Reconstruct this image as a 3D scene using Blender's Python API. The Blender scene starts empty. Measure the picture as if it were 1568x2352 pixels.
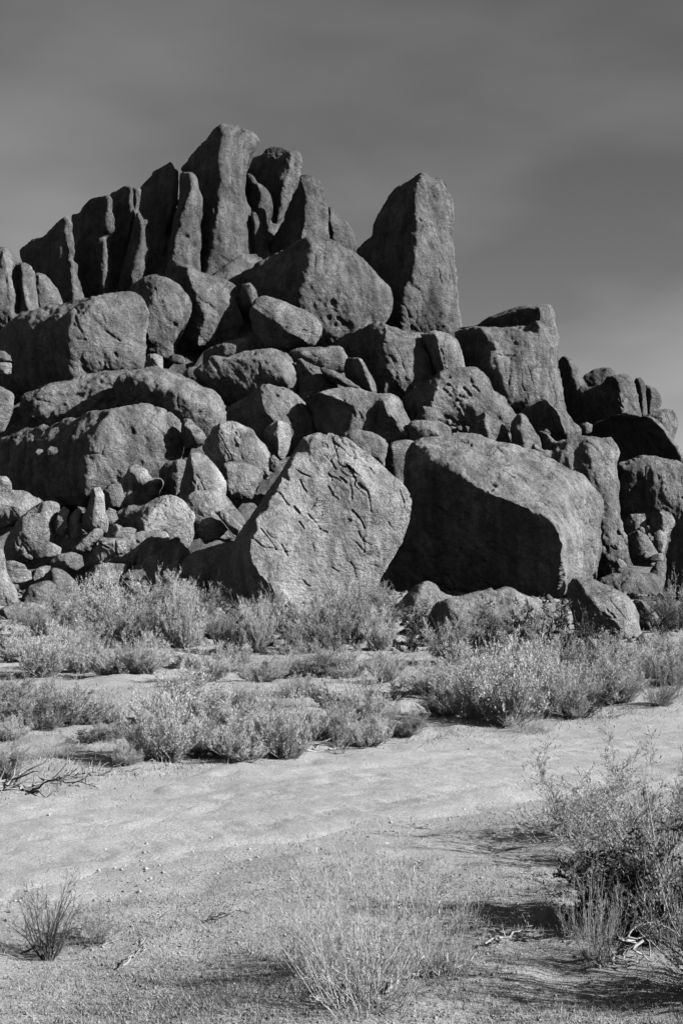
import bpy, math, random
import numpy as np
from mathutils import Vector

# ------------------------------------------------------------------ camera, sky, sun, exposure
F = 3267.0          # focal length in units of the traced picture (1568 x 2352)
UC, VH = 784.0, 1250.0   # picture column of the axis, row of the horizon
HC = 2.2            # eye height
sc = bpy.context.scene
cam_d = bpy.data.cameras.new('camera'); cam = bpy.data.objects.new('camera', cam_d)
sc.collection.objects.link(cam); sc.camera = cam
cam.location = (0, 0, HC); cam.rotation_euler = (math.radians(90), 0, 0)
cam_d.sensor_fit = 'VERTICAL'; cam_d.sensor_height = 36.0; cam_d.lens = 36.0 * F / 2352.0
cam_d.shift_y = (VH - 1176.0) / 2352.0
cam_d.clip_start = 0.1; cam_d.clip_end = 20000

SUN = Vector((0.815, -0.30, 0.495)).normalized()      # towards the sun
SUN_EL = math.asin(SUN.z); SUN_AZ = math.atan2(SUN.x, SUN.y)
w = bpy.data.worlds.new('World'); sc.world = w; w.use_nodes = True
nt = w.node_tree; nt.nodes.clear()
def N(tree, t, **kw):
    n = tree.nodes.new(t)
    for k, v in kw.items(): setattr(n, k, v)
    return n
sky = N(nt, 'ShaderNodeTexSky', sky_type='NISHITA', sun_disc=False)
sky.sun_elevation = SUN_EL; sky.sun_rotation = SUN_AZ
sky.altitude = 1400; sky.air_density = 1.0; sky.dust_density = 0.9; sky.ozone_density = 1.0
sepc = N(nt, 'ShaderNodeSeparateColor'); nt.links.new(sky.outputs[0], sepc.inputs[0])
# monochrome film behind a red filter: nearly the red channel alone
mg = N(nt, 'ShaderNodeMath', operation='MULTIPLY'); mg.inputs[1].default_value = 0.10
mr = N(nt, 'ShaderNodeMath', operation='MULTIPLY_ADD'); mr.inputs[1].default_value = 0.90
nt.links.new(sepc.outputs[1], mg.inputs[0]); nt.links.new(sepc.outputs[0], mr.inputs[0]); nt.links.new(mg.outputs[0], mr.inputs[2])
# thin drifting cirrus
tc = N(nt, 'ShaderNodeTexCoord'); mp = N(nt, 'ShaderNodeMapping')
mp.inputs['Scale'].default_value = (1.6, 1.6, 4.2); mp.inputs['Rotation'].default_value = (0.15, 0.45, 0.3)
mp.inputs['Location'].default_value = (0.3, 0.1, 0.55)
cn = N(nt, 'ShaderNodeTexNoise'); cn.inputs['Scale'].default_value = 2.1; cn.inputs['Detail'].default_value = 4.0; cn.inputs['Roughness'].default_value = 0.45
cr = N(nt, 'ShaderNodeMapRange'); cr.inputs[1].default_value = 0.35; cr.inputs[2].default_value = 0.75; cr.inputs[3].default_value = 0.50; cr.inputs[4].default_value = 1.02
nt.links.new(tc.outputs['Generated'], mp.inputs[0]); nt.links.new(mp.outputs[0], cn.inputs[0]); nt.links.new(cn.outputs[0], cr.inputs[0])
mm = N(nt, 'ShaderNodeMath', operation='MULTIPLY'); nt.links.new(mr.outputs[0], mm.inputs[0]); nt.links.new(cr.outputs[0], mm.inputs[1])
bg = N(nt, 'ShaderNodeBackground'); bg.inputs[1].default_value = 0.06
wo = N(nt, 'ShaderNodeOutputWorld')
nt.links.new(mm.outputs[0], bg.inputs[0]); nt.links.new(bg.outputs[0], wo.inputs[0])

sun_d = bpy.data.lights.new('sun', 'SUN'); sun_d.energy = 5.0; sun_d.angle = math.radians(0.5); sun_d.color = (1, 1, 1)  # grey film: no tint
sun = bpy.data.objects.new('sun', sun_d); sc.collection.objects.link(sun)
sun.rotation_euler = SUN.to_track_quat('Z', 'Y').to_euler(); sun.location = (40, -20, 30)
sc.view_settings.view_transform = 'Standard'; sc.view_settings.look = 'None'
sc.view_settings.gamma = 1.0; sc.view_settings.exposure = 1.35; sc.view_settings.use_curve_mapping = False
sc.cycles.diffuse_bounces = 0

# ------------------------------------------------------------------ noise
def _hash(ix, iy, iz, seed):
    h = (ix.astype(np.int64) * 374761393 + iy.astype(np.int64) * 668265263 + iz.astype(np.int64) * 2147483647 + seed * 1274126177) & 0xFFFFFFFF
    h = ((h ^ (h >> 13)) * 1274126177) & 0xFFFFFFFF
    return ((h ^ (h >> 16)) & 0xFFFF).astype(np.float32) / 32767.5 - 1.0
def vnoise(p, seed=0):
    """value noise, p (n,3) -> (n,) in -1..1"""
    f = np.floor(p); t = (p - f).astype(np.float32); t = t * t * t * (t * (t * 6 - 15) + 10)
    i = f.astype(np.int64); x, y, z = i[:, 0], i[:, 1], i[:, 2]
    r = 0
    for dx in (0, 1):
        wx = t[:, 0] if dx else 1 - t[:, 0]
        for dy in (0, 1):
            wy = t[:, 1] if dy else 1 - t[:, 1]
            for dz in (0, 1):
                wz = t[:, 2] if dz else 1 - t[:, 2]
                r = r + wx * wy * wz * _hash(x + dx, y + dy, z + dz, seed)
    return r
_RM = np.array([[0.36, 0.48, -0.8], [-0.8, 0.60, 0.0], [0.48, 0.64, 0.6]])
def fbm(p, octv=3, seed=0, gain=0.5, ridged=False):
    r = 0; a = 1.0; q = p
    for o in range(octv):
        q = q @ _RM.T + 17.3
        n = vnoise(q, seed + o)
        r = r + a * ((1 - 2 * np.abs(n)) if ridged else n)
        a *= gain; q = q * 2.03
    return r
def sstep(a, b, x):
    t = np.clip((x - a) / (b - a), 0, 1); return t * t * (3 - 2 * t)

# ------------------------------------------------------------------ materials (grey film: every colour is a grey)
def mat_base(name):
    m = bpy.data.materials.new(name); m.use_nodes = True; t = m.node_tree; t.nodes.clear()
    o = N(t, 'ShaderNodeOutputMaterial'); b = N(t, 'ShaderNodeBsdfPrincipled')
    t.links.new(b.outputs[0], o.inputs[0]); b.inputs['Roughness'].default_value = 0.9
    b.inputs['Specular IOR Level'].default_value = 0.15
    return m, t, b
def noise_n(t, vec, scale, detail=4, rough=0.55, dist=0.0):
    n = N(t, 'ShaderNodeTexNoise'); n.inputs['Scale'].default_value = scale; n.inputs['Detail'].default_value = detail
    n.inputs['Roughness'].default_value = rough; n.inputs['Distortion'].default_value = dist
    t.links.new(vec, n.inputs['Vector']); return n.outputs[0]
def mrange(t, x, a, b, c, d):
    n = N(t, 'ShaderNodeMapRange'); t.links.new(x, n.inputs[0])
    for i, v in enumerate((a, b, c, d)): n.inputs[i + 1].default_value = v
    return n.outputs[0]
def mth(t, op, a, b):
    n = N(t, 'ShaderNodeMath', operation=op)
    for i, v in enumerate((a, b)):
        if isinstance(v, (int, float)): n.inputs[i].default_value = v
        else: t.links.new(v, n.inputs[i])
    return n.outputs[0]
def mapped(t, vec, scale, rot=(0, 0, 0)):
    n = N(t, 'ShaderNodeMapping'); n.inputs['Scale'].default_value = scale; n.inputs['Rotation'].default_value = rot
    t.links.new(vec, n.inputs[0]); return n.outputs[0]
def bump(t, b, h, strength, dist):
    n = N(t, 'ShaderNodeBump'); n.inputs['Strength'].default_value = strength; n.inputs['Distance'].default_value = dist
    t.links.new(h, n.inputs['Height']); t.links.new(n.outputs[0], b.inputs['Normal'])

def make_granite():
    m, t, b = mat_base('weathered_granite')
    g = N(t, 'ShaderNodeNewGeometry').outputs['Position']; oi = N(t, 'ShaderNodeObjectInfo')
    big = mrange(t, noise_n(t, g, 0.55, 5, 0.6, 0.4), 0.3, 0.7, 0.72, 1.24)
    patch = mrange(t, noise_n(t, g, 1.7, 6, 0.65, 0.8), 0.38, 0.62, 0.70, 1.16)      # lichen and varnish
    streak = mrange(t, noise_n(t, mapped(t, g, (1.9, 1.9, 0.20)), 1.0, 5, 0.6, 0.6), 0.36, 0.58, 0.62, 1.06)
    fine = mrange(t, noise_n(t, g, 11.0, 4, 0.7), 0.3, 0.7, 0.72, 1.28)
    speck = mrange(t, noise_n(t, g, 46.0, 2, 0.8), 0.3, 0.7, 0.66, 1.34)
    v = mth(t, 'MULTIPLY', big, patch); v = mth(t, 'MULTIPLY', v, streak); v = mth(t, 'MULTIPLY', v, fine); v = mth(t, 'MULTIPLY', v, speck)
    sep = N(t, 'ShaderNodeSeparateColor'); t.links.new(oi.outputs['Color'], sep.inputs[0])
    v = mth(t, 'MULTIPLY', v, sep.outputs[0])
    t.links.new(v, b.inputs['Base Color'])
    h1 = noise_n(t, g, 3.2, 8, 0.68, 0.5); h2 = noise_n(t, g, 14.0, 6, 0.7)
    def joints(sc_, rot, w_, gs, gt):
        n = noise_n(t, mapped(t, g, sc_, rot), 1.0, 5, 0.62, 0.9)
        line = mrange(t, mth(t, 'ABSOLUTE', mth(t, 'SUBTRACT', n, 0.5), 0.0), 0.0, w_, 1.0, 0.0)
        return mth(t, 'MULTIPLY', line, mrange(t, noise_n(t, g, gs, 3), gt, gt + 0.08, 0.0, 1.0))
    crack = mth(t, 'ADD', joints((1.5, 1.5, 0.55), (0.2, 0.6, 0.1), 0.016, 0.8, 0.50), joints((0.6, 2.2, 2.0), (0.5, -0.7, 0.3), 0.013, 1.1, 0.54))
    crack = mth(t, 'MULTIPLY', crack, -0.16)
    fl = noise_n(t, mapped(t, g, (2.2, 2.2, 6.5), (0.4, 0.7, 0.0)), 1.0, 7, 0.66, 1.2)
    fl = mrange(t, fl, 0.42, 0.56, 0.0, 1.0)        # flaking sheets with an edge
    h = mth(t, 'ADD', mth(t, 'MULTIPLY', h1, 0.22), mth(t, 'MULTIPLY', h2, 0.22)); h = mth(t, 'ADD', h, mth(t, 'MULTIPLY', fl, 0.036)); h = mth(t, 'ADD', h, crack)
    bump(t, b, h, 1.0, 0.55)
    return m
GRANITE = make_granite()

def make_sand(name, base, rough_scale):
    m, t, b = mat_base(name)
    g = N(t, 'ShaderNodeNewGeometry').outputs['Position']
    big = mrange(t, noise_n(t, g, 0.45, 5, 0.6, 0.3), 0.3, 0.7, 0.86, 1.10)
    mid = mrange(t, noise_n(t, g, 3.5, 6, 0.7), 0.3, 0.7, 0.84, 1.14)
    fine = mrange(t, noise_n(t, g, 60.0, 3, 0.8), 0.3, 0.7, 1 - rough_scale, 1 + rough_scale)
    v = mth(t, 'MULTIPLY', mth(t, 'MULTIPLY', big, mid), mth(t, 'MULTIPLY', fine, base))
    t.links.new(v, b.inputs['Base Color'])
    h = mth(t, 'ADD', mth(t, 'MULTIPLY', noise_n(t, g, 22.0, 6, 0.75), 0.5), mth(t, 'MULTIPLY', noise_n(t, g, 90.0, 3, 0.8), 0.18))
    bump(t, b, h, 0.9, 0.05)
    return m
SAND = make_sand('desert_soil', 0.268, 0.42)
ROADSAND = make_sand('packed_sand', 0.295, 0.36)

def make_plant(name, base, var=0.3, transl=0.0):
    m, t, b = mat_base(name)
    oi = N(t, 'ShaderNodeObjectInfo'); g = N(t, 'ShaderNodeNewGeometry')
    rnd = mrange(t, oi.outputs['Random'], 0, 1, 1 - var * 0.5, 1 + var * 0.5)
    isl = mrange(t, g.outputs['Random Per Island'], 0, 1, 1 - var, 1 + var)
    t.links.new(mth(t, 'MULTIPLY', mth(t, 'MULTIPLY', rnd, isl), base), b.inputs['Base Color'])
    if transl:
        o = [n for n in t.nodes if n.type == 'OUTPUT_MATERIAL'][0]
        tr = N(t, 'ShaderNodeBsdfTranslucent'); tr.inputs[0].default_value = (base, base, base, 1)
        mx = N(t, 'ShaderNodeMixShader'); mx.inputs[0].default_value = transl
        t.links.new(b.outputs[0], mx.inputs[1]); t.links.new(tr.outputs[0], mx.inputs[2]); t.links.new(mx.outputs[0], o.inputs[0])
    return m
LEAF = make_plant('pale_sage_leaf', 0.48, 0.35, 0.3)
LEAF_MID = make_plant('grey_brush_leaf', 0.30, 0.35, 0.3)
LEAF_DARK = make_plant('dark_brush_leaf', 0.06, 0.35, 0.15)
TWIG_PALE = make_plant('bleached_twig', 0.27, 0.3)
TWIG_MID = make_plant('grey_twig', 0.20, 0.35)
TWIG_SAGE = make_plant('sage_twig', 0.24, 0.35)
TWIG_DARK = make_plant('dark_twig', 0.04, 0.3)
STRAW = make_plant('dry_straw', 0.25, 0.45, 0.2)
RUBBLE = make_plant('rubble_grey', 0.10, 0.5)
PEBBLE = make_plant('pebble_grey', 0.24, 0.5)

# ------------------------------------------------------------------ object helpers
def mesh_np(name, verts, quads=None, tris=None, smooth=True):
    me = bpy.data.meshes.new(name)
    nv = len(verts); me.vertices.add(nv); me.vertices.foreach_set('co', np.asarray(verts, np.float32).ravel())
    loops = []; starts = []; tot = 0
    for arr, k in ((quads, 4), (tris, 3)):
        if arr is not None and len(arr):
            arr = np.asarray(arr, np.int32); loops.append(arr.ravel()); starts.append(tot + k * np.arange(len(arr), dtype=np.int32)); tot += k * len(arr)
    L = np.concatenate(loops); S = np.concatenate(starts)
    me.loops.add(len(L)); me.loops.foreach_set('vertex_index', L)
    me.polygons.add(len(S)); me.polygons.foreach_set('loop_start', S)
    if smooth: me.polygons.foreach_set('use_smooth', np.ones(len(S), bool))
    me.update(calc_edges=True); me.validate()
    return me
def link(name, data, mat=None, parent=None, loc=None):
    o = bpy.data.objects.new(name, data); sc.collection.objects.link(o)
    if mat and data: data.materials.append(mat)
    if parent: o.parent = parent
    if loc is not None: o.location = loc
    return o
def tag(o, label, cat, group=None):
    o['kind'] = 'thing'
    o['label'] = label; o['category'] = cat
    if group: o['group'] = group
    return o
def pts(s): return np.array([[float(c) for c in q.split(',')] for q in s.split()])

# ------------------------------------------------------------------ terrain
def road_axis(x, y):
    """signed distance across the track (0 at its middle line) in metres"""
    # the track runs from lower left to upper right
    c = math.cos(math.radians(39.5)); s = math.sin(math.radians(39.5))
    d = -(x + 1.0) * s + (y - 11.9) * c
    a = (x + 1.0) * c + (y - 11.9) * s
    return d - 0.18 * np.sin(a * 0.45 + 0.6), a
def ground_z(x, y, fine=True):
    x = np.asarray(x, float); y = np.asarray(y, float)
    p = np.stack([x, y, np.zeros_like(x)], -1).reshape(-1, 3)
    z = 0.10 * fbm(p * 0.22, 2, 5) + 0.045 * fbm(p * 0.9, 2, 6)
    d, a = road_axis(p[:, 0], p[:, 1])
    inside = 1 - sstep(1.15, 1.9, np.abs(d))
    z = z * (1 - 0.8 * inside) - 0.03 * inside
    z = z + 0.02 * np.exp(-((d + 2.15) / 0.45) ** 2) + 0.03 * np.exp(-((d - 2.2) / 0.6) ** 2)
    if fine:
        rough = (1 - 0.75 * inside)
        z = z + rough * (0.022 * fbm(p * 3.1, 2, 7) + 0.010 * fbm(p * 9.0, 2, 8))
    z = z + 0.05 * np.clip(p[:, 1] - 30, 0, 12) * sstep(30, 40, p[:, 1])
    return z.reshape(x.shape)
def gz(x, y): return float(ground_z(np.array([x]), np.array([y]))[0])
def gp(u, v):
    y = HC * F / (v - VH); return (u - UC) / F * y, y

def axis_steps(segs):
    out = []
    for a, b, st in segs: out.append(np.arange(a, b, st))
    return np.concatenate(out)
def growth(a, b, st, k):
    r = [a]
    while r[-1] < b: r.append(r[-1] + st); st *= k
    return np.array(r)
def grid_mesh(name, xs, ys, zf):
    X, Y = np.meshgrid(xs, ys); Z = zf(X, Y)
    v = np.stack([X, Y, Z], -1).reshape(-1, 3); nx, ny = len(xs), len(ys)
    i = (np.arange(ny - 1)[:, None] * nx + np.arange(nx - 1)[None, :]).ravel()
    return mesh_np(name, v, np.stack([i, i + 1, i + 1 + nx, i + nx], -1))
right = growth(9, 3000, 0.12, 1.16)
xs = np.concatenate([-right[::-1], axis_steps([(-8.9, 8.95, 0.085)]), right])
ys = np.concatenate([-growth(0, 2000, 0.8, 1.3)[::-1], axis_steps([(0.5, 5, 0.5), (5, 13, 0.065), (13, 20, 0.11), (20, 46, 0.22)]), growth(46, 6000, 0.3, 1.2)])
ground = link('ground', grid_mesh('ground', xs, ys, ground_z), SAND); ground['kind'] = 'structure'
def build_road():
    a = np.arange(-8, 26, 0.05); d = np.linspace(-2.1, 2.1, 64)
    A, Dd = np.meshgrid(a, d)
    c = math.cos(math.radians(39.5)); s = math.sin(math.radians(39.5))
    off = Dd + 0.18 * np.sin(A * 0.45 + 0.6)
    X = -1.0 + A * c - off * s; Y = 11.9 + A * s + off * c
    p = np.stack([X, Y, np.zeros_like(X)], -1).reshape(-1, 3)
    edge = 1.50 + 0.45 * fbm(p * 0.9, 4, 31, 0.6).reshape(X.shape)
    lift = 0.022 - 0.075 * sstep(-0.5, 0.4, np.abs(Dd) - edge)
    rut = -0.018 * (np.exp(-((Dd - 0.75) / 0.16) ** 2) + np.exp(-((Dd + 0.75) / 0.16) ** 2))
    tread = 0.010 * np.sin(A * 34 + 9 * np.abs(Dd + 0.72)) * np.exp(-((Dd + 0.72) / 0.13) ** 2) + 0.008 * np.sin(A * 34) * np.exp(-((Dd - 0.2) / 0.12) ** 2)
    q = (0.006 * fbm(p * 2.2, 2, 33) + 0.007 * fbm(p * 9, 3, 34)).reshape(X.shape)
    dent = np.zeros_like(X); rg = np.random.RandomState(3)      # footprints and hoof marks
    for k in range(260):
        if k < 150: da = -5 + (k % 75) * 0.36 + rg.normal(0, 0.05); dd = (0.15 if k < 75 else -1.15) + 0.35 * math.sin(da * 0.6 + k // 75) + (0.11 if k % 2 else -0.11)
        else: da = rg.uniform(-6, 22); dd = rg.uniform(-1.6, 1.6)
        i = np.where(np.abs(a - da) < 0.35)[0]
        if not len(i): continue
        sl = slice(i[0], i[-1] + 1); r_ = np.sqrt(((A[:, sl] - da) / 0.13) ** 2 + ((Dd[:, sl] - dd) / 0.07) ** 2)
        dent[:, sl] += -0.020 * np.exp(-r_ ** 2) + 0.008 * np.exp(-((r_ - 1.6) / 0.5) ** 2)
    Z = dent + ground_z(X, Y, False) + lift + rut + tread + q + 0.004
    v = np.stack([X, Y, Z], -1).reshape(-1, 3); nx, ny = len(a), len(d)
    i = (np.arange(ny - 1)[:, None] * nx + np.arange(nx - 1)[None, :]).ravel()
    o = link('dirt_road', mesh_np('dirt_road', v, np.stack([i, i + 1, i + 1 + nx, i + nx], -1)), ROADSAND); o['kind'] = 'structure'
build_road()

# hillside under the boulders
SKY_U = [-400, -100, 0, 100, 250, 400, 540, 600, 700, 800, 900, 1000, 1100, 1250, 1300, 1450, 1568, 1700, 2100]
SKY_V = [800, 660, 650, 610, 530, 460, 410, 430, 480, 620, 660, 720, 820, 880, 950, 1020, 1100, 1170, 1240]
def hill_z(X, Y):
    u = UC + X / np.maximum(Y, 1) * F
    sv = np.interp(u, SKY_U, SKY_V)
    t = np.clip((Y - 46) / 28.0, 0, 1)
    v = 1415 + (sv - 1415) * t
    yy = np.minimum(Y, 74)
    z = HC + (VH - v) * yy / F
    z = np.where(Y > 74, z - (Y - 74) * 0.55, z)
    p = np.stack([X, Y, z], -1).reshape(-1, 3)
    nz = (0.7 * fbm(p * 0.45, 3, 51, ridged=True) + 0.25 * fbm(p * 1.3, 3, 52)).reshape(X.shape) * sstep(46, 50, Y)
    return np.maximum(z + nz * 0.8, -1.0)
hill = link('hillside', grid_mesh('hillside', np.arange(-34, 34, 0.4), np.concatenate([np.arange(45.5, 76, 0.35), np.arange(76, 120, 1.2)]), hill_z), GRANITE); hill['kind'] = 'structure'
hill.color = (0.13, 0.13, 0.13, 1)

# ------------------------------------------------------------------ boulders
def catmull(P, k=6, round_=0.7):
    n = len(P); out = []
    for i in range(n):
        p0, p1, p2, p3 = P[i - 1], P[i], P[(i + 1) % n], P[(i + 2) % n]
        for j in range(k):
            t = j / k
            out.append(0.5 * (2 * p1 + (p2 - p0) * t + (2 * p0 - 5 * p1 + 4 * p2 - p3) * t * t + (3 * p1 - p0 - 3 * p2 + p3) * t ** 3) * round_
                       + (1 - round_) * (p1 + (p2 - p1) * t))
    return np.array(out)
def inside(P, X, Y):
    r = np.zeros(X.shape, bool); n = len(P)
    for i in range(n):
        x0, y0 = P[i - 1]; x1, y1 = P[i]
        if y0 == y1: continue
        c = (y0 > Y) != (y1 > Y)
        r ^= c & (X < (x1 - x0) * (Y - y0) / (y1 - y0) + x0)
    return r
def seg_dist(P, Q0, Q1):
    """distance of points P (n,2) to segments; returns distance, nearest point, segment index, parameter"""
    d = Q1 - Q0; L = (d * d).sum(1) + 1e-9
    t = np.clip(((P[:, None, :] - Q0[None]) * d[None]).sum(-1) / L[None], 0, 1)
    c = Q0[None] + t[..., None] * d[None]
    dd = ((P[:, None, :] - c) ** 2).sum(-1); k = dd.argmin(1); r = np.arange(len(P))
    return np.sqrt(dd[r, k]), c[r, k], k, t[r, k]
def nb(a):
    s = np.zeros_like(a); s[1:] += a[:-1]; s[:-1] += a[1:]; s[:, 1:] += a[:, :-1]; s[:, :-1] += a[:, 1:]; return s
def poisson(dom, fix, c, it=420):
    """-lap u = c on dom, u = fix off dom (0 outside)"""
    b = (c + nb(fix)) * dom; x = np.zeros_like(b); r = b.copy(); p = r.copy(); rs = (r * r).sum(); r0 = rs
    for _ in range(it):
        if rs < 1e-7 * r0 or rs == 0: break
        Ap = (4 * p - nb(p)) * dom
        a = rs / (p * Ap).sum(); x += a * p; r -= a * Ap
        n = (r * r).sum(); p = r + (n / rs) * p; rs = n
    return x + fix
def blur(h, m):
    return np.where(m, (h * 4 + nb(h)) / 8.0, h)

ROCKN = 0
TRACED = []      # (short description, picture position) of the boulders traced so far
def rock(name, label, D, outline, ridges=(), p=0.6, b=0.36, grain=70, cracks=None, ncr=1.0, tone=0.30, rough=1.0, back=0.9, cat='boulder', group='boulders of the rock pile', extra=(), tilt=(0, 0), flake=1.0, src=0.75, chop=1.0, fine=None, wob_=3.0):
    global ROCKN
    ROCKN += 1; seed = 100 + ROCKN * 7; rng = np.random.RandomState(seed)
    s = D / F
    if isinstance(outline, str): TRACED.append((label, pts(outline).mean(0)))
    P = catmull(pts(outline) if isinstance(outline, str) else outline, 6, 0.12 if cat == 'stone' else 0.7); lo = P.min(0); hi = P.max(0); ext = hi - lo; mind = ext.min()
    g = fine or float(np.clip(ext.max() / 110.0, 1.7, 2.6))
    xs_ = np.arange(lo[0] - 1.5 * g, hi[0] + 2.5 * g, g); ys_ = np.arange(lo[1] - 1.5 * g, hi[1] + 2.5 * g, g)
    X, Y = np.meshgrid(xs_, ys_); ins = inside(P, X, Y)
    # plain pillow
    u0 = poisson(ins.astype(float), np.zeros(X.shape), 1.0); u0 /= u0.max()
    B = b * mind
    fix = np.zeros(X.shape); fm = np.zeros(X.shape, bool)
    for H, line in ridges:
        q = pts(line)
        Hs = np.full(len(q), float(H)) if np.isscalar(H) else np.interp(np.linspace(0, 1, len(q)), np.linspace(0, 1, len(H)), H)
        # the ridge stands nearer to the eye than the outline plane: put it at its true place
        k = ((D - Hs * s) / D)[:, None]; q = np.array([UC, VH]) + (q - np.array([UC, VH])) * k
        idx = np.argwhere(ins); pp = np.stack([X[ins], Y[ins]], -1)
        wob = np.stack([fbm(np.c_[pp * 0.05, np.zeros(len(pp))], 3, seed, 0.6), fbm(np.c_[pp * 0.05, np.ones(len(pp)) * 9], 3, seed, 0.6)], -1) * wob_
        d, c, ks, t = seg_dist(pp + wob, q[:-1], q[1:])
        near = d < g * 0.75
        val = Hs[ks] + (Hs[ks + 1] - Hs[ks]) * t
        ii = idx[near]; fix[ii[:, 0], ii[:, 1]] = val[near] ** (1 / p); fm[ii[:, 0], ii[:, 1]] = True
    # curvature source
    scale = (g / mind) ** 2
    base_u0 = poisson(ins.astype(float), np.zeros(X.shape), 1.0).max()
    cc = B ** (1 / p) / base_u0 * (1.0 if not len(ridges) else src)
    u = poisson((ins & ~fm).astype(float), fix, cc)
    h = np.maximum(u, 0) ** p
    for _ in range(2): h = blur(h, ins)
    # knobs and dents given by hand: (u, v, radius, height)
    for (eu, ev, er, eh) in extra: h = h + np.where(ins, 0.6 * eh * np.exp(-((X - eu) ** 2 + (Y - ev) ** 2) / er ** 2), 0)
    # cracks: hand traced plus short weathering cracks along the grain
    strokes = [pts(c) for c in (cracks or [])]
    area = ins.sum() * g * g
    for _ in range(int(ncr * area / 7000 * rng.uniform(0.7, 1.3))):
        j = rng.randint(ins.sum()); c0 = np.array([X[ins][j], Y[ins][j]])
        an = math.radians(grain + rng.normal(0, 16)); L = rng.uniform(14, 48) * min(1.0, mind / 120)
        st = [c0]
        for k in range(3):
            an += rng.normal(0, 0.3); st.append(st[-1] + np.array([math.cos(an), math.sin(an)]) * L / 3)
        strokes.append(np.array(st))
    if strokes:
        pp = np.stack([X[ins], Y[ins]], -1); hh = h[ins]
        for st in strokes:
            l2, h2 = st.min(0) - 12, st.max(0) + 12
            sel = np.where((pp[:, 0] > l2[0]) & (pp[:, 0] < h2[0]) & (pp[:, 1] > l2[1]) & (pp[:, 1] < h2[1]))[0]
            if not len(sel): continue
            d, c, ks, t = seg_dist(pp[sel], st[:-1], st[1:])
            wd = rng.uniform(0.75, 1.1) * g; dep = rng.uniform(2.2, 4.6)
            hh[sel] -= dep * np.exp(-(d / wd) ** 2)
        h[ins] = hh
    # mesh: every cell that touches the inside; its outside corners slide onto the outline
    cell = ins[:-1, :-1] | ins[1:, :-1] | ins[:-1, 1:] | ins[1:, 1:]
    used = np.zeros(X.shape, bool)
    used[:-1, :-1] |= cell; used[1:, :-1] |= cell; used[:-1, 1:] |= cell; used[1:, 1:] |= cell
    rim = used & ~ins
    rp = np.stack([X[rim], Y[rim]], -1); Q0 = P; Q1 = np.roll(P, -1, 0)
    _, cp, _, _ = seg_dist(rp, Q0, Q1)
    Xs, Ys = X.copy(), Y.copy(); Xs[rim] = cp[:, 0]; Ys[rim] = cp[:, 1]
    h[rim] = 0
    nv = used.sum(); idf = -np.ones(X.shape, int); idf[used] = np.arange(nv)
    cm = (lo + hi) / 2
    wx = (Xs - UC) * s; wz = HC + (VH - Ys) * s
    if len(ridges) and tilt[0]:
        q = pts(ridges[0][1]); k = np.argsort(q[:, 1]); ur = np.interp(Ys, q[k, 1], q[k, 0])
        ur = np.full(Ys.shape, q[:, 0].max()) if np.ptp(q[:, 1]) < np.ptp(q[:, 0]) else ur
    else: ur = np.full(Ys.shape, cm[0])
    ty = (tilt[0] * np.minimum(Xs - ur, 0) + tilt[1] * (Ys - cm[1])) * s
    wx = wx * (1 + ty / D); wz = HC + (wz - HC) * (1 + ty / D)      # the tilted outline lies at its own distance
    vf = np.stack([wx[used], (D - h * s + ty)[used], wz[used]], -1)
    a, b_, c_, d_ = idf[:-1, :-1][cell], idf[:-1, 1:][cell], idf[1:, 1:][cell], idf[1:, :-1][cell]
    Qf = np.stack([a, d_, c_, b_], -1)
    # the back: rings from the rim inwards
    E = np.concatenate([Qf[:, [k, (k + 1) % 4]] for k in range(4)]); key = np.sort(E, 1); key = key[:, 0] * (nv + 1) + key[:, 1]
    _, first, cnt = np.unique(key, return_index=True, return_counts=True); E = E[first[cnt == 1]]
    bv = np.unique(E); loc = -np.ones(nv, int); loc[bv] = np.arange(len(bv)); R0 = vf[bv]; cen = R0.mean(0)
    rings = [R0]; NR = 6
    for k in range(1, NR + 1):
        t = k / NR; rr = R0 + (cen - R0) * min(t ** 1.3, 0.985); rr[:, 1] += back * B * s * math.sqrt(1 - (1 - t) ** 2); rings.append(rr)
    V = np.concatenate([vf] + rings[1:]); Qb = []
    gid = lambda k, i: bv[i] if k == 0 else nv + (k - 1) * len(bv) + i
    ea, eb = loc[E[:, 0]], loc[E[:, 1]]
    for k in range(NR): Qb.append(np.stack([gid(k, eb), gid(k, ea), gid(k + 1, ea), gid(k + 1, eb)], -1))
    Qd = np.concatenate([Qf] + Qb)
    # joint planes shear flat faces off the front; the outline stays
    ctr = np.array([(cm[0] - UC) * s, D, HC + (VH - cm[1]) * s]); W = V - ctr
    if len(ridges): chop = 0
    for _ in range(int(round(chop * (2.2 if cat == 'stone' else 1.2) * rng.randint(3, 7)))):
        nn = np.array([rng.normal(0, 0.55), -1.0, rng.normal(0, 0.5)]); nn /= np.linalg.norm(nn)
        dd = W @ nn; lim = dd.max() * rng.uniform(0.62 if cat == 'stone' else 0.70, 0.93)
        W = W - np.where(dd > lim, (dd - lim) * 0.82, 0)[:, None] * nn
    V = W + ctr
    # vertex normals
    a, b2, c2, d2 = (V[Qd[:, i]] for i in range(4))
    fn = np.cross(c2 - a, d2 - b2); vn = np.zeros_like(V)
    for i in range(4):
        for k in range(3): vn[:, k] += np.bincount(Qd[:, i], fn[:, k], len(V))
    vn /= np.linalg.norm(vn, axis=1, keepdims=True) + 1e-9
    # weathering: lumps, anisotropic flakes and scarps, grus pitting
    Lm = mind * s
    q = V + seed * 0.37
    dis = 0.026 * Lm * rough * fbm(q * (2.4 / Lm), 3, seed)
    ga = math.radians(grain); gx, gzv = math.cos(ga), -math.sin(ga)
    al = q[:, 0] * gx + q[:, 2] * gzv; ac = -q[:, 0] * gzv + q[:, 2] * gx
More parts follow.
